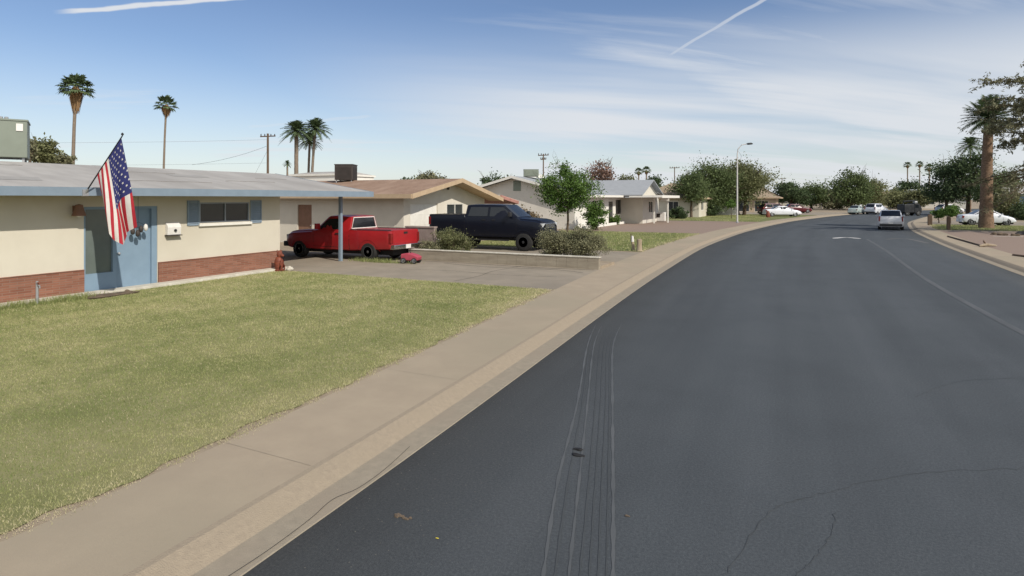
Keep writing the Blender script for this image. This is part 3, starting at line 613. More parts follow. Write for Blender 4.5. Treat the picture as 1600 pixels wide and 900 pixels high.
# --- near house on the left
HX = -16.86
h1 = thing('house', 'cream stucco house with brick base, blue fascia and a flag on its eave', 'house', (HX, 8, 0))
def fz(px, py, X=HX): y = onX(px, X); return y, hz(py, depth(X, y))
yd0, yd1, yd2 = onX(131, HX), onX(180, HX), onX(246, HX)
yw0, yw1 = onX(312, HX), onX(390, HX); zw0 = fz(350, 347)[1]; zw1 = fz(350, 316)[1]
mb = MB(); ent = (yd0, yd2, .05, 2.28)
wall_panel(mb, 'x', HX, -6, 15.8, 0, 2.70, [ent, (yw0, yw1, zw0, zw1)], .16)
wall_panel(mb, 'y', 15.8, -26.6, HX, 0, 2.70, [], 0); wall_panel(mb, 'x', -26.6, -6, 15.8, 0, 2.7, [], 0); wall_panel(mb, 'y', -6, -26.6, HX, 0, 2.7, [], 0)
mb.add([(HX, 15.8, 2.7), (-26.6, 15.8, 2.7), (-21.4, 15.8, 3.45)], [(0, 1, 2)])
mb.build('wall', 'stucco', h1)
ZB = .64
m = MB(); m.box(HX - .01, HX + .045, -6, yd0 - .01, 0, ZB); m.box(HX - .01, HX + .045, yd2 + .01, 15.845, 0, ZB); m.box(-20, HX - .01, 15.79, 15.845, 0, ZB); m.build('brick_base', 'brick', h1)
m = MB(); m.box(HX - .01, HX + .058, -6, yd0 - .01, ZB, ZB + .02); m.box(HX - .01, HX + .058, yd2 + .01, 15.86, ZB, ZB + .02); m.build('brick_cap', 'brick', h1)
bevel(box('footing', HX + .06, -16.34, -6, 15.9, .0, .085, 'footing', h1), .012)
w = window(h1, 'x', HX, yw0, yw1, zw0, zw1, mull=1, fw=.04)
box('sill', HX - .01, HX + .07, yw0 - .05, yw1 + .05, zw0 - .1, zw0 - .02, 'trimwhite', w)
for a, b in ((292, 311), (391, 408)):
    y0, y1 = onX(a, HX), onX(b, HX); s = MB(); s.box(HX, HX + .02, y0, y1, zw0 - .06, zw1 + .06)
    s.box(HX + .02, HX + .035, y0, y0 + .05, zw0 - .06, zw1 + .06); s.box(HX + .02, HX + .035, y1 - .05, y1, zw0 - .06, zw1 + .06)
    for k in range(12): z = zw0 - .03 + k * (zw1 - zw0 + .08) / 12; s.add([(HX + .02, y0 + .05, z), (HX + .02, y1 - .05, z), (HX + .036, y1 - .05, z - .035), (HX + .036, y0 + .05, z - .035)], [(0, 1, 2, 3)])
    s.build('shutter', 'bluepaint', h1)
# entry: sidelight and door, set back
fr = MB(); X0, X1 = HX - .14, HX - .04
for a, b in ((yd0, yd0 + .05), (yd1 - .05, yd1 + .05), (yd2 - .16, yd2)): fr.box(X0, X1 + .02, a, b, .05, 2.28)
fr.box(X0, X1 + .02, yd0 + .05, yd1 - .05, .05, .52); fr.box(X0, X1 + .02, yd0 + .05, yd2 - .16, 2.21, 2.28)
fr = fr.build('door_frame', 'bluedoor', h1)
g = box('sidelight', HX - .12, HX - .09, yd0 + .04, yd1 - .04, .5, 2.23, 'milkglass', h1)
dr = box('door', HX - .14, HX - .09, yd1 + .04, yd2 - .15, .06, 2.22, 'bluedoor', h1)
MB().lathe([(.0, .0), (.032, .01), (.032, .05), (.0, .065)], 12, (0, 0, 0), 'y').build('handle', 'steel', dr, 40, world=False)
hk = dr.children[0]; hk.rotation_euler = (0, 0, R(-90)); hk.location = (HX - .09 - h1.location.x, yd1 + .14 - h1.location.y, 1.0)
RX, RZ1 = -21.4, 3.60
gable_roof('roof', ['roofwhite'], h1, 'y', RX, RZ1, -26.9, -16.0, 2.74, 2.765, -7, 19.8, .10)
mf = MB(); mf.box(-16.0, -15.955, -7, 19.86, 2.565, 2.775); mf.build('fascia', 'bluepaint', h1)
mf = MB()
for a, b, c, d in ((-16.0, 2.765, RX, RZ1), (RX, RZ1, -26.9, 2.74)):
    mf.add([(a, 19.8, b - .2), (a, 19.8, b + .012), (c, 19.8, d + .012), (c, 19.8, d - .2), (a, 19.84, b - .2), (a, 19.84, b + .012), (c, 19.84, d + .012), (c, 19.84, d - .2)], [(0, 1, 2, 3), (4, 5, 6, 7), (1, 5, 6, 2), (0, 4, 7, 3)])
mf.build('rake_board', 'bluepaint', h1)
sf = MB(); sf.box(HX + .01, -16.01, -7, 19.78, 2.60, 2.62); sf.box(-26, HX + .008, 15.82, 19.78, 2.60, 2.62); sf.build('soffit', 'soffit', h1)
bevel(box('post', -16.78, -16.66, onY(527, 18.76) * 0 + 18.70, 18.82, 0, 2.6, 'bluepaint', h1), .008)
h1.children[-1].data.materials[0] = MT['steelblue'] = node_mat('grey blue post paint', (.30, .33, .37), (.27, .3, .33), .5, 4)
for y_, x_, ln in ((10.2, -17.6, 3.4), (5.5, -18.8, 2.6), (14.6, -18.2, 2.2), (11.9, -19.8, 2.0), (8.0, -20.4, 1.6), (16.9, -19.3, 1.5)):
    sz = lambda x: 2.765 + (-16.0 - x) * (RZ1 - 2.765) / 5.4; P_ = [(x_ + .05 * math.sin(i * 1.9 + y_), y_ + ln * i / 9, 0) for i in range(10)]; MB().tube([(x, y, sz(x) + .002) for x, y, _ in P_], .012, 5).build('tar_seam', 'tar', h1)
for y_, x_ in ((7.2, -17.2), (13.3, -19.0)):
    MB().add([(x, y, 2.765 + (-16.0 - x) * (RZ1 - 2.765) / 5.4 + .006) for x, y in ((x_, y_), (x_ - .6, y_ + .1), (x_ - .55, y_ + 1.5), (x_ + .05, y_ + 1.3))], [(0, 1, 2, 3)]).build('roof_patch', 'roofpatch', h1)
# roof vents
for (x, y, hh) in ((-20.2, 12.1, .22), (-19.4, 6.1, .1)):
    MB().lathe([(.05, 0), (.05, hh), (.09, hh), (.09, hh + .06), (0, hh + .09)], 12, (x, y, 3.25)).build('vent_pipe', 'steel', h1)
# wall lamp, mailbox, garden figure, spigot, stones, ornament
ly, lz = fz(117, 331)
t = thing('wall_lamp', 'brown bell shaped wall lamp left of the blue entrance', 'lamp', (HX, ly, lz))
MB().lathe([(0, .20), (.08, .18), (.11, .06), (.16, -.10), (.152, -.10), (.10, .05), (0, .13)], 16, (.18, 0, 0)).build('lamp_shade', 'doorbrown', t, 40, world=False)
MB().lathe([(0, -.14), (.065, -.11), (.065, 0), (0, .04)], 12, (.18, 0, 0)).build('bulb', 'paleobj', t, 40, world=False)
b_ = MB(); b_.box(0, .03, -.06, .06, .0, .16); b_.tube([(.02, 0, .12), (.1, 0, .17), (.16, 0, .14)], .015, 6); b_.build('bracket', 'doorbrown', t, world=False)
y0, zt = fz(258, 351); y1, zb = fz(279, 366)
t = thing('mailbox', 'white wall mailbox with ragged top between the blue door and the window', 'mailbox', (HX, (y0 + y1) / 2, zb)); hw = (y1 - y0) / 2
bevel(MB().prism([(0, 0), (.11, 0), (.13, .22), (.10, .30), (0, .36)], 'y', -hw, hw).build('box_body', 'paleobj', t, world=False), .01)
l_ = MB(); l_.box(.0, .15, -hw - .02, hw + .02, -.03, -.005); l_.build('shelf', 'coolerdark', t, world=False)
MB().lathe([(.03, .0), (.045, .02), (.03, .06), (0, .07)], 12, (0, 0, 0)).build('knob', 'black', t, 40, world=False).location = (.135, .02, .10)
fx, fy = -16.32, 15.25
t = thing('garden_figure', 'red brown seated animal figure at the house corner by the driveway', 'garden statue', (fx, fy, .0))
MB().lathe([(.16, 0), (.17, .05), (.13, .08), (.15, .22), (.145, .34), (.11, .46), (.075, .50), (0, .52)], 14, (0, 0, 0)).build('torso', 'terracotta', t, 50, world=False)
hd = MB().lathe([(0, -.11), (.07, -.09), (.105, 0), (.08, .08), (0, .12)], 12, (0.03, 0, .58)); hd.tube([(.09, 0, .57), (.2, 0, .54), (.22, 0, .53)], [.06, .045, .02], 8)
hd.build('head', 'terracotta', t, 50, world=False)
for s in (-1, 1):
    MB().tube([(.0, s * .06, .66), (.0, s * .075, .74)], [.035, .008], 6).build('ear', 'terracotta', t, world=False)
    MB().tube([(.1, s * .07, .36), (.16, s * .08, .18), (.17, s * .08, .0), (.24, s * .08, .0)], [.05, .04, .035, .03], 8).build('leg', 'terracotta', t, 50, world=False)
t = thing('water_spigot', 'grey garden tap on a wooden stake by the brick base', 'tap', (-16.25, onX(58, -16.25), 0))
MB().tube([(0, 0, 0), (0, 0, .56)], [.03, .028], 6).build('stake', 'steel', t, world=False)
MB().tube([(0, 0, .46), (.1, 0, .46), (.12, 0, .40)], .018, 6).build('spout', 'steel', t, world=False)
MB().tube([(.06, 0, .46), (.06, 0, .52)], .01, 5).lathe([(.0, 0), (.04, .0), (.04, .015), (0, .015)], 8, (.06, 0, .52)).build('valve', 'terracotta', t, world=False)
def rock(name, label, loc, r, m='rockm', group=None, cat='rock'):
    bm = bmesh.new(); bmesh.ops.create_icosphere(bm, subdivisions=3, radius=1)
    ph = rng.uniform(0, 6, 3)
    for v in bm.verts:
        k = 1 + .16 * math.sin(v.co.x * 4 + ph[0]) + .13 * math.sin(v.co.y * 5 + ph[1]) + .1 * math.sin(v.co.z * 7 + ph[2]); v.co = Vector((v.co.x * r[0], v.co.y * r[1], max(v.co.z, -.3) * r[2])) * k
    me = D.meshes.new(name); bm.to_mesh(me); bm.free(); me.materials.append(MT[m]); o = D.objects.new(name, me); COL.objects.link(o); o.location = loc; return tag(o, label, cat, group)
yy = onX(150, -16.1); rock('doormat_rock', 'flat brown stone slab lying before the blue door', (-16.02, onX(172, -16.0) , .02), (.22, .62, .07))
rock('rock', 'small pale stone beside the brown slab at the entrance', (-15.95, onX(200, -15.95), .03), (.12, .12, .08), 'rockm')
rock('rock', 'small pale stone at the foot of the garden figure', (-16.2, 15.62, .03), (.14, .12, .09), 'footing')
t = thing('hanging_ornament', 'brown and white hanging pods below the flag before the blue door', 'ornament', (-16.72, onX(213, -16.72), 1.60))
for i, (dx, dy, dz, m_) in enumerate([(0, -.1, 0, 'coolerdark'), (.03, .02, -.06, 'coolerdark'), (0, .13, .05, 'coolerdark'), (.04, .24, .09, 'paleobj')]):
    MB().lathe([(0, -.11), (.05, -.07), (.06, 0), (.04, .07), (0, .1)], 10, (dx, dy, dz)).build('pod', m_, t, 50, world=False)
MB().tube([(0, .05, .02), (0, .05, .95)], .005, 4).tube([(0, -.1, .1), (0, .05, .25), (0, .24, .15)], .005, 4).build('string', 'black', t, world=False)

# flag on its angled pole
PB, PT = Vector((-15.96, 8.83, 2.62)), Vector((-14.95, 9.12, 4.02))
t = thing('flag', 'American flag hanging from a dark pole angled off the blue fascia', 'flag', PB)
MB().tube([PB, PT], [.017, .014], 8).build('pole', 'black', t); bk = MB().box(-15.97, -15.93, 8.76, 8.90, 2.56, 2.72); bk.tube([PB, PB.lerp(PT, .08)], .028, 8); bk.build('bracket', 'steel', t)
MB().lathe([(0, 0), (.03, .02), (.03, .05), (0, .08)], 10, PT).build('finial', 'black', t, 40)
def world_at(px, py, X):
    y = onX(px, X); return Vector((X, y, hz(py, depth(X, y))))
hoist = lambda s: PT.lerp(PB, .03 + .64 * s)
tg = [(0, (214, 354), -15.0), (.25, (200, 360), -15.12), (.45, (190, 376), -15.0), (.62, (180, 370), -15.2), (.8, (172, 360), -15.1), (1, (171, 350), -15.2)]
tw = [(s, world_at(*p, X)) for s, p, X in tg]
def target(s):
    for i in range(len(tw) - 1):
        if s <= tw[i + 1][0]: q = (s - tw[i][0]) / (tw[i + 1][0] - tw[i][0]); q = q * q * (3 - 2 * q); return tw[i][1].lerp(tw[i + 1][1], q)
    return tw[-1][1]
def flagP(s, q):
    d = q * 1.5 if q < .4 else .6 + (q - .4) * .667
    h = hoist(s); e = target(s); p = h.lerp(e, d)
    amp = .10 * math.sin(min(1, q * 1.6) * 1.57) * (1 if s > .03 else .5)
    p.x += amp * math.sin(s * 10.5 + q * 1.6 + .4); p.y += amp * .55 * math.sin(s * 11 + q * 2.2 + 2.0); p.z -= .10 * math.sin(math.pi * s) * d
    return p
NS, NT = 78, 40; v = [flagP(i / NS, j / NT) for i in range(NS + 1) for j in range(NT + 1)]; f = []; mi = []
for i in range(NS):
    for j in range(NT):
        f.append((i * (NT + 1) + j, (i + 1) * (NT + 1) + j, (i + 1) * (NT + 1) + j + 1, i * (NT + 1) + j + 1))
        st = i * 13 // NS; mi.append(2 if (st < 7 and j < NT * .4) else (0 if st % 2 == 0 else 1))
off = root_of(t); cloth = mk('cloth', v, f, ['redcloth', 'whitecloth', 'bluecloth'], t, 60, mi)
sv_, sf_ = [], []
for r_ in range(9):
    for c_ in range(6 if r_ % 2 == 0 else 5):
        s0 = (r_ + .9) / 9.8 * .54; q0 = (c_ + .55 + (.5 if r_ % 2 else 0)) / 6.1 * .4
        for sg in (-1, 1):
            k = len(sv_); c = flagP(s0, q0); nn = (flagP(s0 + .01, q0) - c).cross(flagP(s0, q0 + .01) - c).normalized() * .006 * sg; sv_.append(c + nn)
            for j in range(10):
                a = j * math.pi / 5; rr = (.030 if j % 2 == 0 else .013); sv_.append(flagP(s0 + rr * math.cos(a) / 1.15 * .9, q0 + rr * math.sin(a) / 2.9) + nn)
            sf_ += [(k, k + 1 + j, k + 1 + (j + 1) % 10) for j in range(10)]
mk('stars', sv_, sf_, 'whitecloth', cloth, world=False)
cloth.children[0].data.transform(Matrix.Translation(-off))

# rooftop coolers
def cooler(name, label, loc, sx, sy, sz, m, louv=True, rz=0, patch=False):
    t = thing(name, label, 'rooftop cooler', loc, rz); bd = box('cabinet', -sx / 2, sx / 2, -sy / 2, sy / 2, .18, sz, m, t, world=False); bevel(bd, .02)
    for a in (-1, 1):
        for b in (-1, 1): MB().box(a * sx * .42 - .03, a * sx * .42 + .03, b * sy * .42 - .03, b * sy * .42 + .03, -.1, .18).build('leg', 'steel', t, world=False)
    box('top_pan', -sx / 2 - .02, sx / 2 + .02, -sy / 2 - .02, sy / 2 + .02, sz, sz + .05, m, t, world=False)
    if louv:
        s = MB()
        for i in range(11): z = .26 + i * (sz - .36) / 11; s.box(sx / 2, sx / 2 + .02, -sy * .42, sy * .42, z, z + .03); s.box(-sx * .42, sx * .42, -sy / 2 - .02, -sy / 2, z, z + .03)
        s.build('louvres', m, t, world=False)
    return t
p = at(4, 18.6); ck = cooler('rooftop_cooler', 'large sage green rooftop cooler on the near house roof at the left edge', (p.x, p.y, 3.55), 1.25, 1.35, 1.28, 'cooler', False, YAW + R(36))
box('label_plate', .36, .52, -.70, -.676, .98, 1.20, 'paleobj', ck, world=False)
for i in range(4): MB().lathe([(.05, 0), (.05, .12), (.0, .13)], 8, (-.3 + i * .13, 0, 1.33)).build('vent_cap', 'steel', ck, world=False)

# --- second house: brown roof, gable to the street, garage behind the blue pickup
Y2, X2 = 25.4, -18.5; R2, zR2 = 29.6, 3.62
h2 = thing('house', 'warm white house with brown gable roof and garage door behind the dark pickup', 'house', (X2, 29, 0))
g0, g1 = onX(641, X2), onX(684, X2); w0, w1 = onX(698, X2), onX(724, X2); E2 = 34.6
zg = hz(319, depth(X2, g0)); d0, d1 = onY(465, Y2), onY(487, Y2)
mb = MB(); wall_panel(mb, 'x', X2, Y2, E2 - .6, 0, 2.55, [(g0, g1, 0, zg), (w0, w1, 1.35, zg)], .12)
wall_panel(mb, 'y', Y2, -36, X2, 0, 2.62, [(d0, d1, .05, 2.15)], .1, 1); wall_panel(mb, 'y', E2 - .6, -36, X2, 0, 2.5, [], 0); wall_panel(mb, 'x', -36, Y2, E2 - .6, 0, 2.55, [], 0)
mb.add([(X2, Y2, 2.55), (X2, E2 - .6, 2.55), (X2, R2, zR2 - .16)], [(0, 1, 2)]); mb.build('wall', 'stucco2', h2)
gd = MB(); gd.box(X2 - .12, X2 - .08, g0, g1, 0, zg)
for k in range(1, 4): gd.box(X2 - .08, X2 - .072, g0, g1, zg * k / 4 - .012, zg * k / 4 + .012)
gd.build('garage_door', 'trimwhite', h2); window(h2, 'x', X2, w0, w1, 1.35, zg, mull=1)
dd = box('door', d0, d1, Y2 + .06, Y2 + .1, .05, 2.15, 'doorbrown', h2); MB().lathe([(0, 0), (.03, .01), (.03, .04), (0, .05)], 10, (d1 - .1, Y2 + .0, 1.0), 'y').build('handle', 'steel', dd, world=True)
gable_roof('roof', ['roofbrown'], h2, 'x', R2, zR2, 24.75, E2 + .1, 2.70, 2.52, -38, -17.55, .12)
m = MB(); prf = [(24.75, 2.70), (R2, zR2), (E2 + .1, 2.52)]
for (a, b), (c, d) in zip(prf[:-1], prf[1:]):
    m.add([(x, y, z) for x in (-17.55, -17.50) for y, z in ((a, b - .22), (a, b + .015), (c, d + .015), (c, d - .22))], [(0, 1, 2, 3), (4, 5, 6, 7), (1, 5, 6, 2), (0, 4, 7, 3), (0, 1, 5, 4), (2, 3, 7, 6)])
m.box(-38, -17.55, 24.70, 24.75, 2.50, 2.715); m.build('fascia', 'trimtan', h2)
m = MB(); m.prism([(24.8, 2.52), (R2, zR2 - .2), (E2, 2.36), (E2, 2.34), (R2, zR2 - .22), (24.8, 2.5)], 'x', X2 + .01, -17.56); m.build('soffit', 'trimtan', h2)
# lower tile porch roof on its far side
m = MB(); m.prism([(34.7, 2.62), (37.2, 2.25), (37.2, 2.12), (34.7, 2.48)], 'x', -24, -17.6)
for k in range(14): x = -17.7 - k * .45; m.tube([(x, 34.72, 2.64), (x, 37.25, 2.27)], .09, 7)
m.build('porch_roof', 'roofpink', h2)
m = MB(); m.box(-17.95, -17.83, 36.95, 37.07, 0, 2.2); m.build('porch_post', 'trimtan', h2)
box('air_vent', -18.48, -18.46, R2 - .12, R2 + .12, 3.0, 3.2, 'coolerdark', h2)
xx = onY(539, R2 - .3); cooler('rooftop_cooler', 'dark brown louvred rooftop cooler on the brown roof ridge', (xx, R2 - .2, 3.45), 1.1, 1.15, 1.1, 'coolerdark', True, YAW)
# block wall between the two lots
t = thing('block_wall', 'pinkish grey block wall between the two driveways behind the red tailgate', 'wall', (-17, 21.9, 0))
MT['cmu'] = node_mat('pinkish grey blocks', (.34, .27, .24), (.27, .21, .185), .93, 4, .4, 30); box('blocks', -16.0, -14.5, 22.1, 22.3, 0, 1.22, 'cmu', t); box('coping', -16.02, -14.48, 22.07, 22.33, 1.22, 1.28, 'cmu', t)
# retaining wall
t = thing('retaining_wall', 'low weathered grey block retaining wall along the driveway with bushes behind it', 'wall', (-10.4, 20.6, 0))
m = MB()
for i in range(20):
    x0_ = -14.6 + i * (8.0 / 20); m.box(x0_ + .003, x0_ + .397, 20.5, 20.7, 0, .40)
m.build('blocks', 'retain', t); bevel(box('coping', -14.63, -6.57, 20.48, 20.72, .40, .44, 'footing', t), .008)
tag(box('planter_soil', -14.6, -6.6, 20.7, 22.4, 0, .10, 'dirt', None), kind='structure')

# --- third house: grey gable wall, white front, grey roof, carport
Y3, X3 = 46.5, -17.0
h3 = thing('house', 'white fronted house with grey gable side, grey roof and attached carport', 'house', (X3, 54, 0))
mb = MB(); wn = [(onX(926, X3), onX(932, X3), 1.1, 2.3), (onX(936, X3), onX(939, X3), 1.3, 2.3), (onX(951, X3), onX(958, X3), .05, 2.2), (onX(962, X3), onX(972, X3), .95, 2.35)]
wall_panel(mb, 'x', X3, Y3, 59.9, 0, 2.75, wn, .12); mb.build('front_wall', 'whitewall', h3)
mb = MB(); wall_panel(mb, 'y', Y3, -28, X3, 0, 2.75, [], 0); mb.add([(X3, Y3, 2.75), (-28, Y3, 2.75), (-22.4, Y3, 4.22)], [(0, 1, 2)]); wall_panel(mb, 'x', -28, Y3, 67, 0, 2.75, [], 0); mb.build('side_wall', 'greywall', h3)
mb = MB(); wall_panel(mb, 'y', 59.9, X3, -14.75, 0, 2.6, [], 0); mb.build('wing_wall', 'stucco2', h3)
mb = MB(); wall_panel(mb, 'x', -14.75, 59.9, 67, 0, 2.6, [(62.5, 64.3, 1.0, 2.2)], .1); wall_panel(mb, 'y', 67, -28, -14.75, 0, 2.6, [], 0); mb.build('carport_wall', 'greywall', h3)
for i, (a, b, c, d) in enumerate(wn):
    if i == 2: box('door', X3 - .1, X3 - .06, a, b, c, d, 'winglass', h3)
    else: window(h3, 'x', X3, a, b, c, d, mull=0 if i == 1 else 1, fm='coolerdark')
window(h3, 'x', -14.75, 62.5, 64.3, 1.0, 2.2)
gable_roof('roof', ['roofgrey'], h3, 'y', -22.4, 4.4, -28.8, -16.1, 2.72, 2.78, 45.9, 67.5, .1)
gable_roof('wing_roof', ['roofgrey'], h3, 'x', 62.4, 4.42, 57.6, 67.6, 2.86, 2.75, -23.2, -14.2, .1)
m = MB()
for a, b, c, d in ((-16.1, 2.78, -22.4, 4.4), (-22.4, 4.4, -28.8, 2.72)):
    m.add([(x, y, z) for y in (45.9, 45.84) for x, z in ((a, b - .2), (a, b + .01), (c, d + .01), (c, d - .2))], [(0, 1, 2, 3), (4, 5, 6, 7), (1, 5, 6, 2), (0, 4, 7, 3)])
m.box(-16.1, -16.05, 45.9, 57.6, 2.6, 2.79); m.build('fascia', 'trimwhite', h3)
m = MB(); m.prism([(59.9, 2.6), (67, 2.6), (67, 2.8), (62.4, 4.3), (59.9, 3.4)], 'x', -14.9, -14.75); m.build('gable_end', 'stucco2', h3)
gz = hz(289, depth(-22, Y3)); gx = onY(808, Y3); v_ = MB(); v_.box(gx - .35, gx + .35, Y3 - .03, Y3, gz - .5, gz + .35); v_ = v_.build('gable_vent', 'cooler', h3)
m = MB()
for a, b, c, d in wn[:0]: pass
m.box(-17.3, -12.4, 57.7, 66.2, 2.70, 2.78); m.build('carport_roof', 'roofgrey', h3)
m = MB(); m.box(-12.40, -12.34, 57.66, 66.24, 2.55, 2.80); m.box(-15.5, -12.34, 57.62, 57.68, 2.60, 2.80); m.box(-13.2, -12.4, 61.0, 61.1, 2.25, 2.69); m.build('carport_fascia', 'trimwhite', h3)
for px_, dpt in ((1022, 61.0), (1043.5, 62.5)):
    q = at(px_, dpt); box('carport_post', q.x - .07, q.x + .07, q.y - .07, q.y + .07, 0, 2.72, 'trimwhite', h3)
# roof clutter: dish-like cooler and a pale hood
q = at(1015, 66); t = thing('rooftop_cooler', 'small white hooded cooler on the grey roof above the carport', 'rooftop cooler', (q.x, q.y, 3.05))
MB().lathe([(1.1, 0), (.8, .25), (.25, .62), (0, .66)], 4, (0, 0, 0)).build('hood', 'trimwhite', t, world=False); MB().box(-.6, .6, -.6, .6, -.35, 0).build('base', 'steel', t, world=False)
q = at(820, 54); cooler('rooftop_cooler', 'small dark rooftop cooler on the ridge above the grey gable', (q.x + .6, q.y, 4.25), 1.3, 1.2, .75, 'cooler', True, YAW)
q = at(835, 58); t = thing('rooftop_cooler', 'round white turbine cooler behind the grey gable ridge', 'rooftop cooler', (q.x, q.y, 4.1)); MB().lathe([(.9, -.5), (1.1, 0), (1.0, .5), (.5, .75), (0, .8)], 14, (0, 0, 0)).build('dome', 'trimwhite', t, 50, world=False)
# low white planter curb along the front
t = thing('planter_edge', 'low white edging along the foot of the white house front', 'edging', (X3, 52, 0)); box('kerb', X3 + .5, X3 + .65, 46.8, 59.2, 0, .22, 'whitewall', t)
q = at(1031, 66); t = thing('utility_cabinet', 'small white appliance standing in the carport', 'appliance', (q.x, q.y, 0)); bevel(box('cabinet', -.6, .6, -.35, .35, .05, 1.0, 'paleobj', t, world=False), .03); box('window_panel', -.45, .1, -.37, -.35, .45, .85, 'coolerdark', t, world=False)

def simple_house(name, label, x0, x1, y0, y1, zw, zr, wm, rm, axis='y', holes=(), hip=.0, over=.5, tm='trimtan', door=None):
    t = thing(name, label, 'house', ((x0 + x1) / 2, (y0 + y1) / 2, 0)); mb = MB()
    wall_panel(mb, 'x', x0, y0, y1, 0, zw, [], 0); wall_panel(mb, 'x', x1, y0, y1, 0, zw, [h for h in holes if h[4] == 'E'], .1)
    wall_panel(mb, 'y', y0, x0, x1, 0, zw, [h for h in holes if h[4] == 'S'], .1, 1); wall_panel(mb, 'y', y1, x0, x1, 0, zw, [], 0); mb.build('wall', wm, t)
    for h in holes:
        if h[4] == 'E': window(t, 'x', x1, h[0], h[1], h[2], h[3], name='door' if h[2] < .2 else 'window')
        else: window(t, 'y', y0, h[0], h[1], h[2], h[3], sgn=-1, name='door' if h[2] < .2 else 'window')
    X0, X1, Y0, Y1 = x0 - over, x1 + over, y0 - over, y1 + over; z0 = zw - .05
    if axis == 'y': c = (X0 + X1) / 2; i = hip * (X1 - X0) / 2; v = [(X0, Y0, z0), (X1, Y0, z0), (X1, Y1, z0), (X0, Y1, z0), (c, Y0 + i, zr), (c, Y1 - i, zr)]; f = [(0, 1, 4), (1, 2, 5, 4), (2, 3, 5), (3, 0, 4, 5), (3, 2, 1, 0)]
    else: c = (Y0 + Y1) / 2; i = hip * (Y1 - Y0) / 2; v = [(X0, Y0, z0), (X1, Y0, z0), (X1, Y1, z0), (X0, Y1, z0), (X0 + i, c, zr), (X1 - i, c, zr)]; f = [(0, 1, 5, 4), (1, 2, 5), (2, 3, 4, 5), (3, 0, 4), (3, 2, 1, 0)]
    mk('roof', v, f, rm, t); m = MB(); m.box(X0 - .03, X1 + .03, Y0 - .03, Y0, z0 - .16, z0 + .03); m.box(X0 - .03, X1 + .03, Y1, Y1 + .03, z0 - .16, z0 + .03); m.box(X1, X1 + .03, Y0, Y1, z0 - .16, z0 + .03); m.box(X0 - .03, X0, Y0, Y1, z0 - .16, z0 + .03); m.build('fascia', tm, t); return t
a = onY(1031, 82); b = onY(1092, 82)
simple_house('house', 'cream house with tan roof half hidden by the big tree left of the lamp', a - 3, b, 82, 94, 2.6, 4.6, 'stucco', 'rooftan', 'y', [(b - 4, b - 2.6, .9, 2.1, 'S'), (84, 86, .9, 2.1, 'E')], .6)
q = at(1135, 92); t = thing('shed', 'white and grey garden shed under the big tree', 'shed', (q.x, q.y, 0))
m = MB(); wall_panel(m, 'x', 1.5, -1.4, 1.4, 0, 2.2, [], 0); wall_panel(m, 'y', -1.4, -1.5, 1.5, 0, 2.2, [], 0); wall_panel(m, 'x', -1.5, -1.4, 1.4, 0, 2.2, [], 0); wall_panel(m, 'y', 1.4, -1.5, 1.5, 0, 2.2, [], 0); m.build('wall', 'whitewall', t, world=False)
MB().prism([(-1.6, 2.2), (0, 2.6), (1.6, 2.2)], 'x', -1.7, 1.7).build('roof', 'roofgrey', t, world=False); box('door', 1.5, 1.53, -.5, .5, .05, 1.95, 'greywall', t, world=False)
a = onY(1150, 118); b = onY(1212, 118)
simple_house('house', 'tan house with brown hip roof behind the maroon car', a - 2, b, 118, 129, 2.7, 5.2, 'tanwall', 'rooftan', 'x', [(b - 3.5, b - 1.2, .1, 2.1, 'S'), (b - 6.5, b - 4.4, .1, 2.1, 'S')], 1.0, .8)
a = onY(1285, 168); b = onY(1335, 168)
simple_house('house', 'pale far house with dark gable roof left of the tall tree clump', a, b, 168, 180, 2.8, 5.8, 'stucco', 'coolerdark', 'y', [(a + 1, a + 4.5, .1, 2.2, 'S')], .4)
q = at(1232, 150); simple_house('house', 'small far pale house glimpsed under the trees beyond the maroon car', q.x - 3, q.x + 4, q.y, q.y + 8, 2.6, 4.2, 'stucco2', 'rooftan', 'x', [(q.x, q.x + 1.6, .9, 2, 'S')], .5)
q = at(1640, 78); simple_house('house', 'blue stucco house with pale roof at the right edge behind bushes', q.x - 4.5, q.x + 8, q.y, q.y + 11, 3.3, 4.7, 'bluewall', 'roofwhite', 'x', [(q.x - 2, q.x, 1, 2.2, 'S')], .2, tm='trimwhite')
q = at(486, 62); simple_house('house', 'white flat topped building glimpsed beyond the brown roof', q.x - 3.2, q.x + 3.2, q.y, q.y + 6, 5.0, 5.35, 'whitewall', 'roofwhite', 'x', (), .2, .1, 'trimwhite')
q = at(1375, 172); simple_house('house', 'far cream house behind the silver car', q.x - 6, q.x + 6, q.y, q.y + 9, 2.8, 4.4, 'stucco', 'rooftan', 'x', [(q.x, q.x + 2, 1, 2.2, 'S')], .5)
q = at(1445, 150); simple_house('house', 'far grey house behind the dark boom truck', q.x - 5, q.x + 9, q.y, q.y + 10, 2.8, 4.8, 'greywall', 'roofgrey', 'x', [(q.x, q.x + 2, 1, 2.2, 'S')], .5)

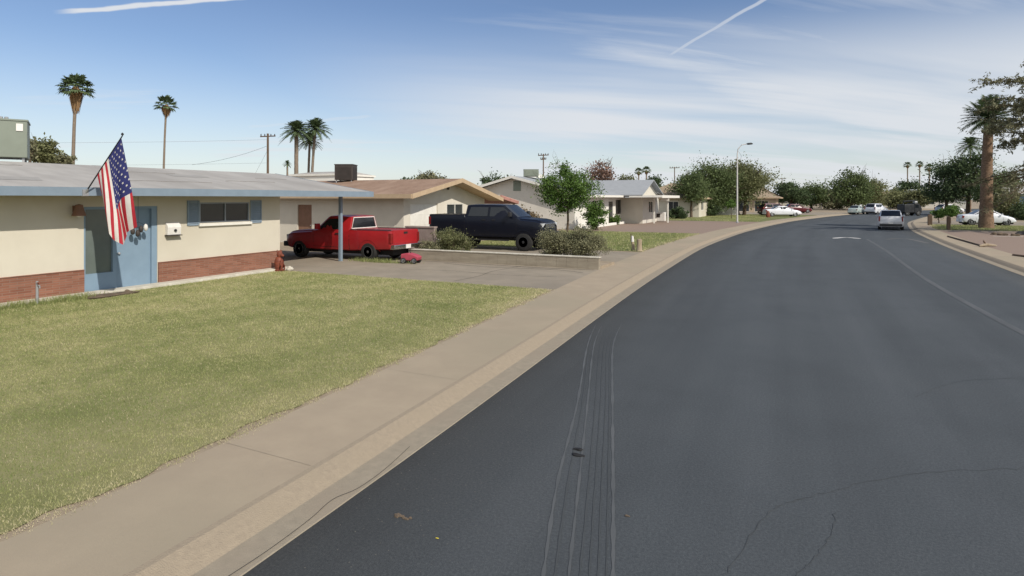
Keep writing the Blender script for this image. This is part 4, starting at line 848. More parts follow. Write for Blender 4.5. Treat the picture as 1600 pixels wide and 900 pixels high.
# ---------------------------------------------------------------- vehicles
def cut(o, cutters):
    """boolean difference, applied"""
    for c in cutters:
        md = o.modifiers.new('b', 'BOOLEAN'); md.operation = 'DIFFERENCE'; md.object = c; md.solver = 'EXACT'
    bpy.context.view_layer.update(); dg = bpy.context.evaluated_depsgraph_get()
    me = D.meshes.new_from_object(o.evaluated_get(dg)); o.modifiers.clear(); old = o.data; o.data = me; D.meshes.remove(old)
    for c in cutters: cm = c.data; D.objects.remove(c); D.meshes.remove(cm)
    me.polygons.foreach_set('use_smooth', [True] * len(me.polygons)); me.set_sharp_from_angle(angle=R(32))
class Shape:
    # stations: x, underside, belt, top, half width, half width at top
    def __init__(s, st): s.a = np.array(sorted(st), float)
    def g(s, x): return [float(np.interp(x, s.a[:, 0], s.a[:, k])) for k in range(1, 6)]
    def ring(s, x):
        z0, zb, zt, w, wt = s.g(x); h = zb - z0
        half = [(w * .80, z0), (w * .95, z0 + .05), (w * .99, z0 + h * .3), (w, z0 + h * .62), (w * .985, zb - .05), (w * .955, zb), (wt * 1.0, max(zt - .07, zb + .004)), (wt * .95, zt - .025), (wt * .8, zt)]
        return half + [(-y, z) for y, z in reversed(half)]
    def side(s, x, z):
        z0, zb, zt, w, wt = s.g(x); r = s.ring(x)[:9]; return float(np.interp(z, [p[1] for p in r], [p[0] for p in r]))
    def mesh(s, parent, mat_):
        xs = sorted(set([float(x) for x in s.a[:, 0]] + [float(x) for x in np.linspace(s.a[0, 0], s.a[-1, 0], 28)])); xs2 = [xs[0]]
        for x in xs[1:]:
            if x - xs2[-1] > .012: xs2.append(x)
        v = [(x, y, z) for x in xs2 for y, z in s.ring(x)]; k = 18; n = len(xs2)
        f = [(i * k + j, i * k + (j + 1) % k, (i + 1) * k + (j + 1) % k, (i + 1) * k + j) for i in range(n - 1) for j in range(k)] + [tuple(range(k)), tuple((n - 1) * k + j for j in range(k))]
        return mk('body', v, f, [mat_, 'black'], parent, 32, world=False)
def panel(S, parent, name, poly, m, sides=(-1, 1), off=.012):
    """polygon in (x, z) laid on the body side, with thickness"""
    out = []
    for sg in sides:
        v = [(x, sg * (S.side(x, z) + off), z) for x, z in poly] + [(x, sg * (S.side(x, z) - .01), z) for x, z in poly]; n = len(poly)
        out.append(mk(name, v, [tuple(range(n)), tuple(range(n, 2 * n))] + [(i, (i + 1) % n, n + (i + 1) % n, n + i) for i in range(n)], m, parent, None, world=False))
    return out
def screen(S, parent, name, x0, x1, m, wf=.86, off=.012):
    v, f = [], []; N, K = 8, 8
    for i in range(N + 1):
        x = x0 + (x1 - x0) * i / N; z0, zb, zt, w, wt = S.g(x)
        for j in range(K + 1): y = wt * wf * (-1 + 2 * j / K); v.append((x, y, zt + off - (.02 * (abs(y) / wt - .8) / .15 if abs(y) > wt * .8 else 0)))
    f = [(i * (K + 1) + j, i * (K + 1) + j + 1, (i + 1) * (K + 1) + j + 1, (i + 1) * (K + 1) + j) for i in range(N) for j in range(K)]
    n = len(v); v += [(a, b, c - .02) for a, b, c in v]; f += [tuple(n + q for q in p) for p in f]
    return mk(name, v, f, m, parent, 40, world=False)
def arch_cut(x, r, y0, y1, zc):
    o = MB().lathe([(r, y0), (r, y1)], 28, (x, 0, zc), 'y').build('cutter', 'black', None); o.data.materials.clear(); o.data.materials.append(None); o.data.materials.append(MT['black'])
    o.data.polygons.foreach_set('material_index', [1] * len(o.data.polygons)); return o
def box_cut(x0, x1, y0, y1, z0, z1):
    o = MB().box(x0, x1, y0, y1, z0, z1).build('cutter', 'black', None); o.data.materials.clear(); o.data.materials.append(None); o.data.materials.append(MT['black']); o.data.polygons.foreach_set('material_index', [1] * 6); return o
def wheel(parent, x, y, r, w, rimm='steel', spokes=5, rr=.6):
    s = 1 if y > 0 else -1; o = D.objects.new('wheel', None)
    prof = [(r * rr, -w / 2), (r * .9, -w / 2), (r * .975, -w * .42), (r, -w * .3), (r, w * .3), (r * .975, w * .42), (r * .9, w / 2), (r * rr, w / 2), (r * rr, -w / 2)]
    t = MB().lathe(prof[:-1] , 28, (0, 0, 0), 'y').build('wheel', 'tyre', parent, 35, world=False); t.location = (x, y, r)
    R0 = r * rr; m = MB(); m.lathe([(R0 + .005, s * w * .5), (R0 * .93, s * w * .52), (R0 * .90, s * w * .30), (.0, s * w * .28)], 24, (0, 0, 0), 'y')
    for k in range(spokes):
        a = 2 * math.pi * k / spokes; ca, sa = math.cos(a), math.sin(a); wd = R0 * .16
        p = [(ca * q - sa * e, s * yy, sa * q + ca * e) for yy in (w * .30, w * .46) for q, e in ((.05, -wd), (R0 * .94, -wd * .7), (R0 * .94, wd * .7), (.05, wd))]
        m.add(p, [(0, 1, 2, 3), (4, 5, 6, 7), (0, 1, 5, 4), (1, 2, 6, 5), (2, 3, 7, 6), (3, 0, 4, 7)])
    m.lathe([(R0 * .25, s * w * .3), (R0 * .25, s * w * .50), (0, s * w * .52)], 12, (0, 0, 0), 'y')
    m.build('rim', rimm, t, 35, world=False); return t
def seam(S, parent, pts, m='black', w=.012):
    for sg in (-1, 1):
        mb = MB()
        for (a, b) in zip(pts[:-1], pts[1:]):
            N = 4
            for i in range(N):
                p0 = (a[0] + (b[0] - a[0]) * i / N, a[1] + (b[1] - a[1]) * i / N); p1 = (a[0] + (b[0] - a[0]) * (i + 1) / N, a[1] + (b[1] - a[1]) * (i + 1) / N)
                dx, dz = p1[0] - p0[0], p1[1] - p0[1]; L = math.hypot(dx, dz) or 1; nx, nz = -dz / L * w / 2, dx / L * w / 2
                mb.add([(x, sg * (S.side(x, z) + .003), z) for x, z in ((p0[0] + nx, p0[1] + nz), (p1[0] + nx, p1[1] + nz), (p1[0] - nx, p1[1] - nz), (p0[0] - nx, p0[1] - nz))], [(0, 1, 2, 3)])
        mb.build('door_seam', m, parent, None, world=False)

# red pickup: x forward, rear end at x = 0
def pickup(label, loc, rz, L, z0, hood, belt, roof, rail, cab, wheels, r, hw, paint, trim, dark=False, crew=False, arch=1.26, rim='steel', spokes=6):
    xb, xrf, xws, xwb = cab       # cab back, roof front, (roof rear), windscreen base
    t = thing('pickup_truck', label, 'pickup truck', loc, rz); wr = hw * .80
    st = [(.0, z0 + .22, rail - .02, rail, hw * .97, hw * .95), (.06, z0 + .1, rail - .02, rail, hw, hw * .97), (xb - .04, z0, rail - .02, rail, hw, hw * .97), (xb, z0, belt, belt + .06, hw, hw * .94),
          (xb + .03, z0, belt, roof - .03, hw, wr * .98), (xws, z0, belt, roof + .0, hw, wr), ((xws + xrf) / 2, z0, belt, roof + .012, hw, wr), (xrf, z0, belt, roof - .02, hw, wr * .98), (xwb, z0, belt - .03, hood + .05, hw, hw * .86),
          (xwb + .12, z0, hood - .06, hood + .035, hw, hw * .84), (L - .45, z0, hood - .12, hood - .01, hw, hw * .80), (L - .18, z0 + .02, hood - .18, hood - .06, hw * .97, hw * .78), (L - .05, z0 + .08, hood - .26, hood - .13, hw * .93, hw * .76), (L, z0 + .14, hood - .34, hood - .22, hw * .88, hw * .72)]
    S = Shape(st); b = S.mesh(t, paint); cuts = []
    for x in wheels: cuts += [arch_cut(x, r * arch, -hw - .2, -hw + .34, r * 1.05), arch_cut(x, r * arch, hw - .34, hw + .2, r * 1.05)]
    cuts.append(box_cut(.09, xb - .09, -hw * .86, hw * .86, z0 + .42, rail + .3)); cut(b, cuts)
    for x in wheels:
        for s in (-1, 1): wheel(t, x, s * (hw - .13), r, .26, rim, spokes)
        for s in (-1, 1):      # wheel arch lips
            v = []
            for i in range(17):
                a = math.pi * i / 16
                for q, o_ in ((r * arch, .012), (r * arch + .045, .006)):
                    xx_, zz = x + math.cos(a) * q, r * 1.05 + math.sin(a) * q; v.append((xx_, s * (S.side(xx_, min(zz, belt)) + o_), zz))
            mk('arch_lip', v, [(2 * i, 2 * i + 1, 2 * i + 3, 2 * i + 2) for i in range(16)], paint, t, 40, world=False)
    zt_ = lambda x: S.g(x)[2]
    wb, wt_ = belt + .03, roof - .13
    sl = (xwb - xrf) / (roof - hood); fx_ = lambda z: xwb - .12 - (z - belt) * (xwb - xrf) / (roof - belt) * 1.0
    if crew:
        mid = (xb + xwb) / 2 - .12
        panel(S, t, 'side_window', [(xb + .16, wb), (mid - .06, wb), (mid - .06, wt_), (xb + .26, wt_)], 'glass'); panel(S, t, 'side_window', [(mid + .06, wb), (fx_(wb) - .05, wb), (fx_(wt_) - .06, wt_), (mid + .06, wt_)], 'glass')
        seam(S, t, [(mid, roof - .1), (mid, z0 + .14), (xwb - .05, z0 + .14), (xwb - .02, belt)], w=.014); seam(S, t, [(xb + .1, roof - .12), (xb + .1, belt - .1), (xb + .3, z0 + .14), (mid, z0 + .14)], w=.014)
        hs = (mid - .25, xwb - 1.25)
    else:
        mid = xb + .42
        panel(S, t, 'side_window', [(mid + .05, wb), (fx_(wb) - .05, wb), (fx_(wt_) - .06, wt_), (mid + .08, wt_)], 'glass')
        seam(S, t, [(mid, roof - .1), (mid, z0 + .14), (xwb - .02, z0 + .14), (xwb - .0, belt)], w=.014); hs = (mid + .18,)
    seam(S, t, [(xb - .02, rail - .04), (xb - .02, z0 + .05)], w=.02)
    screen(S, t, 'windscreen', xwb - .04, xrf + .04, 'glass', .93)
    # rear cab glass: upright panel on the cab back
    zb_, ztp = rail + .05, roof - .10; xg = xb - .012
    v = [(xg, -wr * .98 + 0, zb_), (xg, wr * .98, zb_), (xg + .012, wr * .80, ztp), (xg + .012, -wr * .80, ztp)]; v += [(x + .05, y, z) for x, y, z in v]
    mk('rear_window', v, [(0, 1, 2, 3), (4, 5, 6, 7), (0, 1, 5, 4), (1, 2, 6, 5), (2, 3, 7, 6), (3, 0, 4, 7)], 'glass', t, None, world=False)
    for x in hs:
        for s in (-1, 1): y_ = S.side(x, belt - .14); ht = MB(); ht.box(x - .09, x + .09, *sorted((s * (y_ - .005), s * (y_ + .03))), belt - .16, belt - .12); ht.build('door_handle', trim, t, None, world=False)
    for s in (-1, 1):
        mm = MB(); y_ = S.side(xwb - .35, belt + .05); mm.box(xwb - .40, xwb - .26, *sorted((s * (y_ + .06), s * (y_ + .28))), belt + .02, belt + .26); o = mm.build('mirror', 'blackplastic' if dark else paint, t, None, world=False); bevel(o, .025)
        g_ = MB(); g_.box(xwb - .36, xwb - .32, *sorted((s * (y_ - .02), s * (y_ + .08))), belt + .04, belt + .1); g_.build('mirror_arm', 'blackplastic', o, None, world=False)
        # lights
        o = MB().box(L - .16, L + .0, *sorted((s * hw * .56, s * hw * .90)), hood - .38, hood - .20).build('headlight', 'headlight', t, None, world=False); bevel(o, .02)
        o = MB().box(-.025, .10, *sorted((s * hw * .86, s * (hw + .005))), rail - .52, rail - .12).build('tail_light', 'taillight', t, None, world=False); bevel(o, .012)
    g_ = MB().box(L - .08, L + .02, -hw * .55, hw * .55, hood - .44, hood - .20)
    bevel(g_.build('grille', 'blackplastic' if not dark else 'chrome', t, None, world=False), .015)
    g_ = MB().box(L - .16, L + .13, -hw * .96, hw * .96, z0 + .08, z0 + .30); bevel(g_.build('front_bumper', trim, t, None, world=False), .04)
    g_ = MB().box(-.16, .08, -hw * .94, hw * .94, z0 + .12, z0 + .30); bevel(g_.build('rear_bumper', trim, t, None, world=False), .025)
    g_ = MB().box(-.022, .02, -hw * .84, hw * .84, z0 + .34, rail - .0); tg_ = g_.build('tailgate', paint, t, None, world=False); bevel(tg_, .012)
    MB().box(-.036, -.02, -.12, .12, rail - .16, rail - .08).build('tailgate_handle', 'black', tg_, None, world=False)
    pl = MB().box(-.172, -.158, -.16, .16, z0 + .13, z0 + .29).build('number_plate', 'paleobj', t, None, world=False)
    ch = MB().box(.2, L - .3, -hw * .55, hw * .55, z0 - .14, z0 + .1); ch.box(wheels[0] - .06, wheels[0] + .06, -hw + .2, hw - .2, r - .08, r + .06); ch.box(wheels[1] - .06, wheels[1] + .06, -hw + .2, hw - .2, r - .08, r + .06); ch.build('chassis', 'black', t, None, world=False)
    return t, S
# red: nose points away from the street (-X); rear at x = -14.65, near side at y = 19.2
rt, S_ = pickup('red pickup truck parked nose in by the carport post', (-14.62, 20.17, .004), math.pi, 5.6, .37, 1.16, 1.20, 1.79, 1.24, (2.10, 3.30, 2.6, 4.0), (1.12, 4.78), .37, .95, 'red', 'blackplastic', False, False, 1.24, 'rimdark')
for o in rt.children:
    if o.name.startswith('rear_bumper'): o.data.materials[0] = MT['chrome']
v = [(2.085, -.80, 1.27), (2.085, .80, 1.27), (2.095, .66, 1.72), (2.095, -.66, 1.72)]
fr_ = MB().tube([(2.07, -.78, 1.27), (2.085, -.64, 1.71), (2.085, .64, 1.71), (2.07, .78, 1.27), (2.07, -.78, 1.27)], .022, 6); fr_.build('rear_window_frame', 'paleobj', rt, None, world=False)
for s in (-1, 1): MB().box(.05, 2.05, *sorted((s * .84, s * .90)), 1.235, 1.262).build('bed_rail_cap', 'blackplastic', rt, None, world=False)
# navy crew cab, lifted, nose to the street (+X)
bt, S_ = pickup('dark navy crew cab pickup on a lift with its nose to the street', (-17.35, 26.97, .004), 0, 6.25, .60, 1.52, 1.60, 2.20, 1.70, (2.10, 4.15, 2.5, 4.95), (1.55, 5.28), .43, .99, 'navy', 'blackplastic', True, True, 1.22, 'blackplastic', 8)
for s in (-1, 1): MB().box(2.2, 4.5, *sorted((s * .86, s * 1.0)), .46, .52).build('running_board', 'blackplastic', bt, None, world=False)
# small clutter by the red pickup: a pink ride-on toy
t = thing('toy_car', 'faded pink and black ride-on toy behind the red pickup wheel', 'toy car', (-13.75, 19.35, .004), R(10))
o = MB().prism([(-.34, .12), (.34, .12), (.38, .26), (.20, .34), (-.05, .40), (-.34, .36)], 'y', -.2, .2).build('body', 'pink', t, None, world=False); bevel(o, .03)
for x in (-.22, .22):
    for s in (-1, 1): wheel(t, x, s * .2, .11, .10, 'steel', 4)
MB().tube([(.0, 0, .38), (-.06, 0, .48)], .015, 6).tube([(-.06, -.1, .49), (-.06, .1, .49)], .018, 6).build('steering_bar', 'black', t, None, world=False)

def car(name, label, loc, rz, L, kind, paint, group=None, r=.32, hw=.88, cat='car'):
    """kinds: sedan, hatch, suv ; x = 0 at the rear"""
    t = thing(name, label, cat, loc, rz, group)
    if kind == 'sedan': H, hood, deck = 1.45, .92, 1.02; X = (.95, 1.65, 2.75, 3.65)     # rear glass base, roof rear, roof front, screen base
    elif kind == 'hatch': H, hood, deck = 1.55, .98, 1.05; X = (.10, .75, 2.35, 3.2)
    else: H, hood, deck = 1.78, 1.10, 1.20; X = (.06, .42, 2.7, 3.45)
    k = L / 4.7; X = [x * k for x in X]; belt = deck - .06; wr = hw * .76; z0 = .24
    st = [(0, z0 + .22, deck - .28, deck - .16, hw * .86, hw * .76), (.07, z0 + .10, deck - .12, deck - .05, hw * .93, hw * .80), (.3 if X[0] > .4 else .09, z0 + .04, belt - .02, deck, hw * .98, hw * .82), (X[0] + .02, z0, belt, deck + .02, hw, hw * .84),
          (X[1], z0, belt + .01, H - .04, hw, wr), ((X[1] + X[2]) / 2, z0, belt, H, hw, wr), (X[2], z0, belt - .02, H - .04, hw, wr), (X[3], z0, hood - .04, hood + .04, hw, hw * .84), (X[3] + .1, z0, hood - .08, hood + .01, hw, hw * .82),
          (L - .5, z0, hood - .16, hood - .07, hw * .97, hw * .76), (L - .15, z0 + .05, hood - .3, hood - .19, hw * .88, hw * .70), (L, z0 + .12, hood - .42, hood - .33, hw * .74, hw * .62)]
    S = Shape(st); b = S.mesh(t, paint); wx = (.17 * L, .81 * L); cuts = []
    for x in wx: cuts += [arch_cut(x, r * 1.16, -hw - .2, -hw + .3, r * 1.03), arch_cut(x, r * 1.16, hw - .3, hw + .2, r * 1.03)]
    cut(b, cuts)
    for x in wx:
        for s in (-1, 1): wheel(t, x, s * (hw - .12), r, .22, 'steel', 5, .66)
    zb, zt = belt + .05, H - .13; mid = (X[1] + X[2]) / 2
    fr_ = lambda z: X[2] + (X[3] - X[2]) * (H - .04 - z) / (H - .04 - hood) - .14; rr_ = lambda z: X[1] - (X[1] - X[0]) * (H - .04 - z) / (H - .04 - deck) + (.14 if kind == 'sedan' else .22)
    panel(S, t, 'side_window', [(rr_(zb), zb), (mid - .04, zb), (mid - .04, zt), (rr_(zt), zt)], 'glass'); panel(S, t, 'side_window', [(mid + .04, zb), (fr_(zb), zb), (fr_(zt), zt), (mid + .04, zt)], 'glass')
    screen(S, t, 'windscreen', X[3] - .04, X[2] + .03, 'glass', .92); screen(S, t, 'rear_window', X[0] + .05 * (X[1] - X[0]), X[1] - .02, 'glass', .9)
    seam(S, t, [(mid, zt), (mid, z0 + .1)]); seam(S, t, [(X[3] - .15, belt), (X[3] - .12, z0 + .12), (mid, z0 + .1)]); seam(S, t, [(rr_(zb), belt), (wx[0] + r * 1.25, z0 + .1), (mid, z0 + .1)])
    for s in (-1, 1):
        bevel(MB().box(L - .30, L - .10, *sorted((s * hw * .50, s * hw * .84)), hood - .40, hood - .27).build('headlight', 'headlight', t, None, world=False), .02)
        hgt = (deck - .34, deck - .12) if kind == 'sedan' else (deck - .38, deck + .02)
        bevel(MB().box(-.012, .16, *sorted((s * hw * .82, s * hw * .935)), *hgt).build('tail_light', 'taillight', t, None, world=False), .015)
        bevel(MB().box(X[3] - .28, X[3] - .18, *sorted((s * hw * .96, s * (hw + .14))), belt + .02, belt + .14).build('mirror', paint, t, None, world=False), .02)
    bevel(MB().box(-.04, .14, -hw * .86, hw * .86, z0 + .06, z0 + .24).build('rear_bumper', 'blackplastic' if kind != 'sedan' else paint, t, None, world=False), .03)
    MB().box(-.055, -.038, -.17, .17, z0 + .24, z0 + .37).build('number_plate', 'paleobj', t, None, world=False)
    MB().box(.15, L - .2, -hw * .7, hw * .7, z0 - .08, z0 + .08).build('underside', 'black', t, None, world=False)
    return t
# a heading of 90 degrees points along the street
car('car', 'silver hatchback parked at the right kerb, seen from behind', (6.15, 58.9, RZ), R(90 - 5), 4.1, 'hatch', 'silver', hw=.93, r=.33).scale = (1, 1, 1.06)
q = at(1359, 99); car('car', 'white car parked at the left kerb far down the street', (q.x, q.y, RZ), R(60), 4.6, 'suv', 'white')
q = at(1350, 101); car('car', 'pale green car stopped beside the far white car', (q.x - 1.9, q.y - 3.0, RZ), R(70), 4.3, 'sedan', 'seagreen', hw=.8)
q0 = at(1499, 57.0); q1 = at(1583, 55.6); an = math.atan2(q1.y - q0.y, q1.x - q0.x); car('car', 'white sedan parked behind the thick palm trunk', (q0.x, q0.y, .004), an, (q1 - q0).length, 'sedan', 'white', hw=.92, r=.34)
q = at(1466, 100); car('car', 'small far white car beyond the two wooden posts', (q.x, q.y, .004), YAW + R(8), 4.2, 'hatch', 'white')
q = at(1188, 89); car('car', 'maroon car parked behind the white sedan on the far left driveway', (q.x, q.y, .004), YAW + R(8), 4.6, 'suv', 'maroon')
q = at(1194, 84.5); car('car', 'white sedan with dark trim parked before the maroon car', (q.x, q.y, .004), YAW - R(4), 4.8, 'sedan', 'white')
q = at(1288, 150); car('car', 'far white car under the dark gable left of the tall tree clump', (q.x, q.y, .004), YAW + R(20), 4.4, 'suv', 'white')
q = at(1326, 155); car('car', 'far cream car at the right end of the dark gabled house', (q.x, q.y, .004), YAW + R(10), 4.3, 'hatch', 'white')
q = at(1226, 104); car('car', 'red car half hidden behind the white and maroon cars', (q.x, q.y, .004), YAW, 4.4, 'hatch', 'maroon')
# boom truck far right
q = at(1421, 92); t = boomt = thing('utility_truck', 'dark utility truck with folded boom parked right of the silver hatchback', 'utility truck', (q.x, q.y, RZ), YAW)
bevel(MB().box(-1.6, .2, -1.0, 1.0, .55, 1.9).build('body', 'darkmachine', t, None, world=False), .06); bevel(MB().prism([(.25, .5), (1.6, .5), (1.6, 1.3), (1.2, 2.0), (.25, 2.1)], 'y', -.95, .95).build('cab', 'darkmachine', t, None, world=False), .05)
MB().box(.4, 1.0, -.97, .97, 1.35, 1.85).build('cab_window', 'glass', t, None, world=False); MB().tube([(-1.2, 0, 1.9), (-1.1, 0, 2.4), (1.1, 0, 2.55)], .12, 6).build('boom', 'darkmachine', t, None, world=False)
bevel(MB().box(.8, 1.3, -.3, .3, 2.1, 2.45).build('bucket', 'steel', t, None, world=False), .05)
for x in (-1.0, 1.0):
    for s in (-1, 1): wheel(t, x, s * .85, .42, .25, 'steel', 5)
MB().box(-1.7, 1.6, -.5, .5, .35, .6).build('chassis', 'black', t, None, world=False); boomt.scale = (.82, .9, .9)

# ---------------------------------------------------------------- street furniture and poles
q = at(1152, 62.0); t = thing('street_lamp', 'tall slim grey street lamp with a curved arm over the street', 'street lamp', (q.x, q.y, 0))
MB().lathe([(.14, 0), (.14, .12), (.08, .16)], 12).build('base', 'steel', t, world=False)
ad_ = Vector((CA * .9 + .2, SA * .9, 0)).normalized()
pts = [Vector((0, 0, .1)), Vector((0, 0, 4)), Vector((0, 0, 7.0)), Vector((0, 0, 7.55)) + ad_ * .08, Vector((0, 0, 7.95)) + ad_ * .45, Vector((0, 0, 8.05)) + ad_ * .95]
MB().tube(pts, [.085, .07, .055, .05, .045, .04], 8).build('pole', 'palesteel', t, 50, world=False)
b0 = Vector((0, 0, 8.05)) + ad_ * .9; MB().tube([b0, b0 + ad_ * .15, b0 + ad_ * .5 + Vector((0, 0, .03)), b0 + ad_ * .65], [.04, .10, .10, .03], 8).build('lamp_head', 'darkmachine', t, 50, world=False)
def pole(label, px, d, H, arms, r=.13, aw=1.2):
    q = at(px, d); t = thing('utility_pole', label, 'utility pole', (q.x, q.y, 0)); MB().tube([(0, 0, 0), (0, 0, H)], [r, r * .75], 8).build('post', 'wood', t, 50, world=False)
    rr = Vector((CA, SA, 0))
    for z, w in arms:
        a = MB().tube([-rr * w + Vector((0, 0, z)), rr * w + Vector((0, 0, z + .06))], .06, 5).build('crossarm', 'wood', t, None, world=False)
        for s in (-.9, -.4, .4, .9): p = rr * w * s; MB().lathe([(.05, 0), (.05, .14), (.03, .2), (0, .22)], 7, (p.x, p.y, z + .06)).build('insulator', 'darkmachine', a, None, world=False)
    return t, q
_, pq = pole('brown wooden utility pole with one crossarm beyond the near roof', 418.5, 60, 8.9, ((8.6, .75),))
_, pq2 = pole('slim wooden utility pole rising behind the grey gable', 849, 75, 8.0, ((7.8, .65), (7.3, .35)), .1)
pole('far utility pole above the cream house left of the big tree', 1054, 110, 8.2, ((8.0, .9),), .1); pole('far utility pole above the trees right of the street lamp', 1222, 150, 7.6, ((7.3, 1.0),), .1)
def wire(label, a, b, sag, r=.008):
    p = [a.lerp(b, i / 14) - Vector((0, 0, sag * 4 * (i / 14) * (1 - i / 14))) for i in range(15)]; o = MB().tube(p, r, 4).build('power_line', 'black', None); return tag(o, label, 'cable')
top1 = Vector((pq.x, pq.y, 8.6))
wire('upper power line running left from the brown utility pole', top1 + Vector((0, 0, -.3)), at(-260, 60, 8.3), .3); wire('power line drooping left from the brown pole over the near roof', top1 + Vector((0, 0, -.9)), at(300, 56, 5.6), .25, .014)
wire('lower power line crossing left of the brown utility pole', Vector((pq.x, pq.y, 6.0)), at(-260, 60, 5.9), .2); wire('guy wire slanting down left of the brown utility pole', Vector((pq.x, pq.y, 7.3)), at(396, 60, 4.6), 0)

for px_, py_, hgt, rad, lb in ((1453, 352, .95, .17, 'dark square wooden post nearest the silver hatchback'), (1482, 359, 1.0, .12, 'slim dark wooden post in front of the small green tree')):
    d = 2375 / (py_ - HZ); q = at(px_, d); t = thing('wooden_post', lb, 'post', (q.x, q.y, 0)); bevel(MB().box(-rad, rad, -rad, rad, 0, hgt).build('shaft', 'wood', t, None, world=False), .03)
    MB().lathe([(rad * .9, 0), (rad * .7, .08), (0, .1)], 8, (0, 0, hgt)).build('cap', 'wood', t, None, world=False)
tag(ribbon('chain', [GP(1395, 352, 0), GP(1453, 352, 0)], .03, .012, 'wood'), kind='structure')
# lawn stumps by the driveway
q = at(990, 29.2); t = thing('lawn_marker', 'small white and brown post leaning by the stump on the lawn', 'post', (q.x, q.y, 0)); MB().tube([(0, 0, 0), (-.05, 0, .42)], [.09, .07], 8).build('stem', 'palebark', t, 40, world=False); MB().tube([(-.05, 0, .42), (-.06, 0, .70)], [.075, .05], 8).build('cap', 'paleobj', t, 40, world=False); MB().tube([(-.12, 0, .45), (-.12, 0, .80)], [.03, .02], 6).build('stake', 'wood', t, 40, world=False)
q = at(999, 28.8); t = thing('tree_stump', 'short pale cut tree stump on the lawn near the sidewalk', 'stump', (q.x, q.y, 0)); MB().lathe([(.17, 0), (.14, .06), (.12, .3), (.125, .56), (.0, .58)], 12).build('stump', 'palebark', t, 40, world=False)
q = at(1219, 92); t = thing('dry_hedge', 'low reddish brown stump on the far lawn before the white sedan', 'stump', (at(1200, 80).x, at(1200, 80).y, 0)); MB().lathe([(.26, 0), (.28, .3), (.2, .7), (.08, .85), (0, .86)], 10).build('stump', 'terracotta', t, 40, world=False)
# timber edging and clutter on the right
for a, b, lb in (((1481, 370), (1537, 386), 'dark timber edging between the right sidewalk and gravel, farther piece'), ((1583, 399.5), (1640, 407), 'dark timber edging at the right frame edge, nearer piece')):
    p0, p1 = GP(*a, 0), GP(*b, 0); tag(MB().tube([(p0[0], p0[1], .03), ((p0[0] + p1[0]) / 2, (p0[1] + p1[1]) / 2, .04), (p1[0], p1[1], .03)], .05, 6).build('timber_edging', 'wood', None), lb, 'edging')
q = GP(1541, 386, 0); t = thing('driftwood', 'broken brown branch lying at the end of the timber edging', 'branch', (q[0], q[1], 0)); MB().tube([(-.3, -.1, .05), (0, 0, .12), (.45, .15, .08)], [.05, .09, .04], 7).build('limb', 'palebark', t, 40, world=False); MB().tube([(0, 0, .1), (-.12, 0, .33)], [.06, .03], 6).build('snag', 'wood', t, 40, world=False)
q = GP(1578, 373, 0); rng2 = np.random.default_rng(3)
for i, (px_, py_, s, lb) in enumerate(((1553, 367, .12, 'smaller stone left of the gravel bed rocks at right'), (1566, 368, .16, 'middle flat stone in the gravel bed at right'), (1586, 369, .14, 'pale stone right of the flat stone in the gravel bed'), (1598, 367, .22, 'black lump of rock at the right frame edge'))):
    g_ = GP(px_, py_, 0); rock('rock', lb, (g_[0], g_[1], .04), (s * 1.6, s, s), 'rockm' if i != 3 else 'blackplastic')
tag(ribbon('curb_strip', [GP(1552, 369, 0), GP(1600, 370, 0)], .35, .009, 'footing'), kind='structure')
# road debris
for px_, py_, s, m_, lb in ((903, 703, .05, 'black', 'upper dark lump on the tyre tracks in the road'), (903, 712, .06, 'black', 'lower dark lump on the tyre tracks in the road'), (980, 807, .022, 'rockm', 'tiny brown crumb right of the tyre tracks'), (683, 842, .012, 'yel', 'tiny yellow fallen leaf on the asphalt by the kerb')):
    if m_ == 'yel': MT['yel'] = node_mat('yellow leaf', (.6, .5, .06), (.5, .4, .05), .8, 9)
    g_ = GP(px_, py_); rock('debris', lb, (g_[0], g_[1], RZ + .006), (s, s * .5, s * .25), m_, cat='debris')
g_ = GP(628, 809)
for i in range(9): rock('debris', 'dark crumbs of dirt scattered on the asphalt by the kerb', (g_[0] + rng.normal(0, .05), g_[1] + rng.normal(0, .025), RZ + .004), (.018, .012, .008), 'rockm', 'crumbs of dirt on the asphalt', 'debris')

# ---------------------------------------------------------------- vegetation
q = at(908, 24.1); bush('bush', 'wide grey green bush at the right end of the low block wall', (q.x - .15, q.y + .1, .05), (1.15, .75, .68), 'leaf_grey', 15000, .036, nclump=90)
q = at(863, 24.5); bush('bush', 'grey green bush touching the front of the dark pickup', (q.x, q.y + .1, .05), (.7, .6, .60), 'leaf_grey', 7000, .036)
q = at(707, 25.6); bush('bush', 'olive bush before the rear wheel of the dark pickup', (q.x, q.y, .05), (.95, .6, .60), 'leaf_olive', 10000, .038)
q = at(668, 25.2); bush('bush', 'small silvery bush between the red tailgate and the olive bush', (q.x, q.y, .02), (.5, .45, .40), 'leaf_grey', 4500, .034)
q = at(886, 41); tree('tree', 'bright green young tree in front of the grey gable wall', (q.x, q.y, 0), 4.8, (2.0, 1.7, 1.65), 3.1, 'leaf_bright', 14000, .078, 80, .09, .5, twigs=34, flat=.8)
q = at(930, 48); bush('bush', 'tall bright green shrub against the white house front', (q.x, q.y, 0), (.85, .8, 1.25), 'leaf_bright', 5000, .09)
q = at(960.5, 58); bush('bush', 'small round potted green shrub at the white house front', (q.x, q.y, 0), (.5, .5, .55), 'leaf_bright', 1200, .09)
q = at(822, 39.5); bush('bush', 'heap of dry brown brush against the grey wall behind the dark pickup', (q.x, q.y, 0), (1.0, .9, 1.0), 'leaf_dry', 4500, .08)
q = at(986, 69); bush('bush', 'dark shrub standing inside the carport', (at(993, 66).x, at(993, 66).y, 0), (1.3, 1.0, 1.1), 'leaf_dark', 2600, .14)
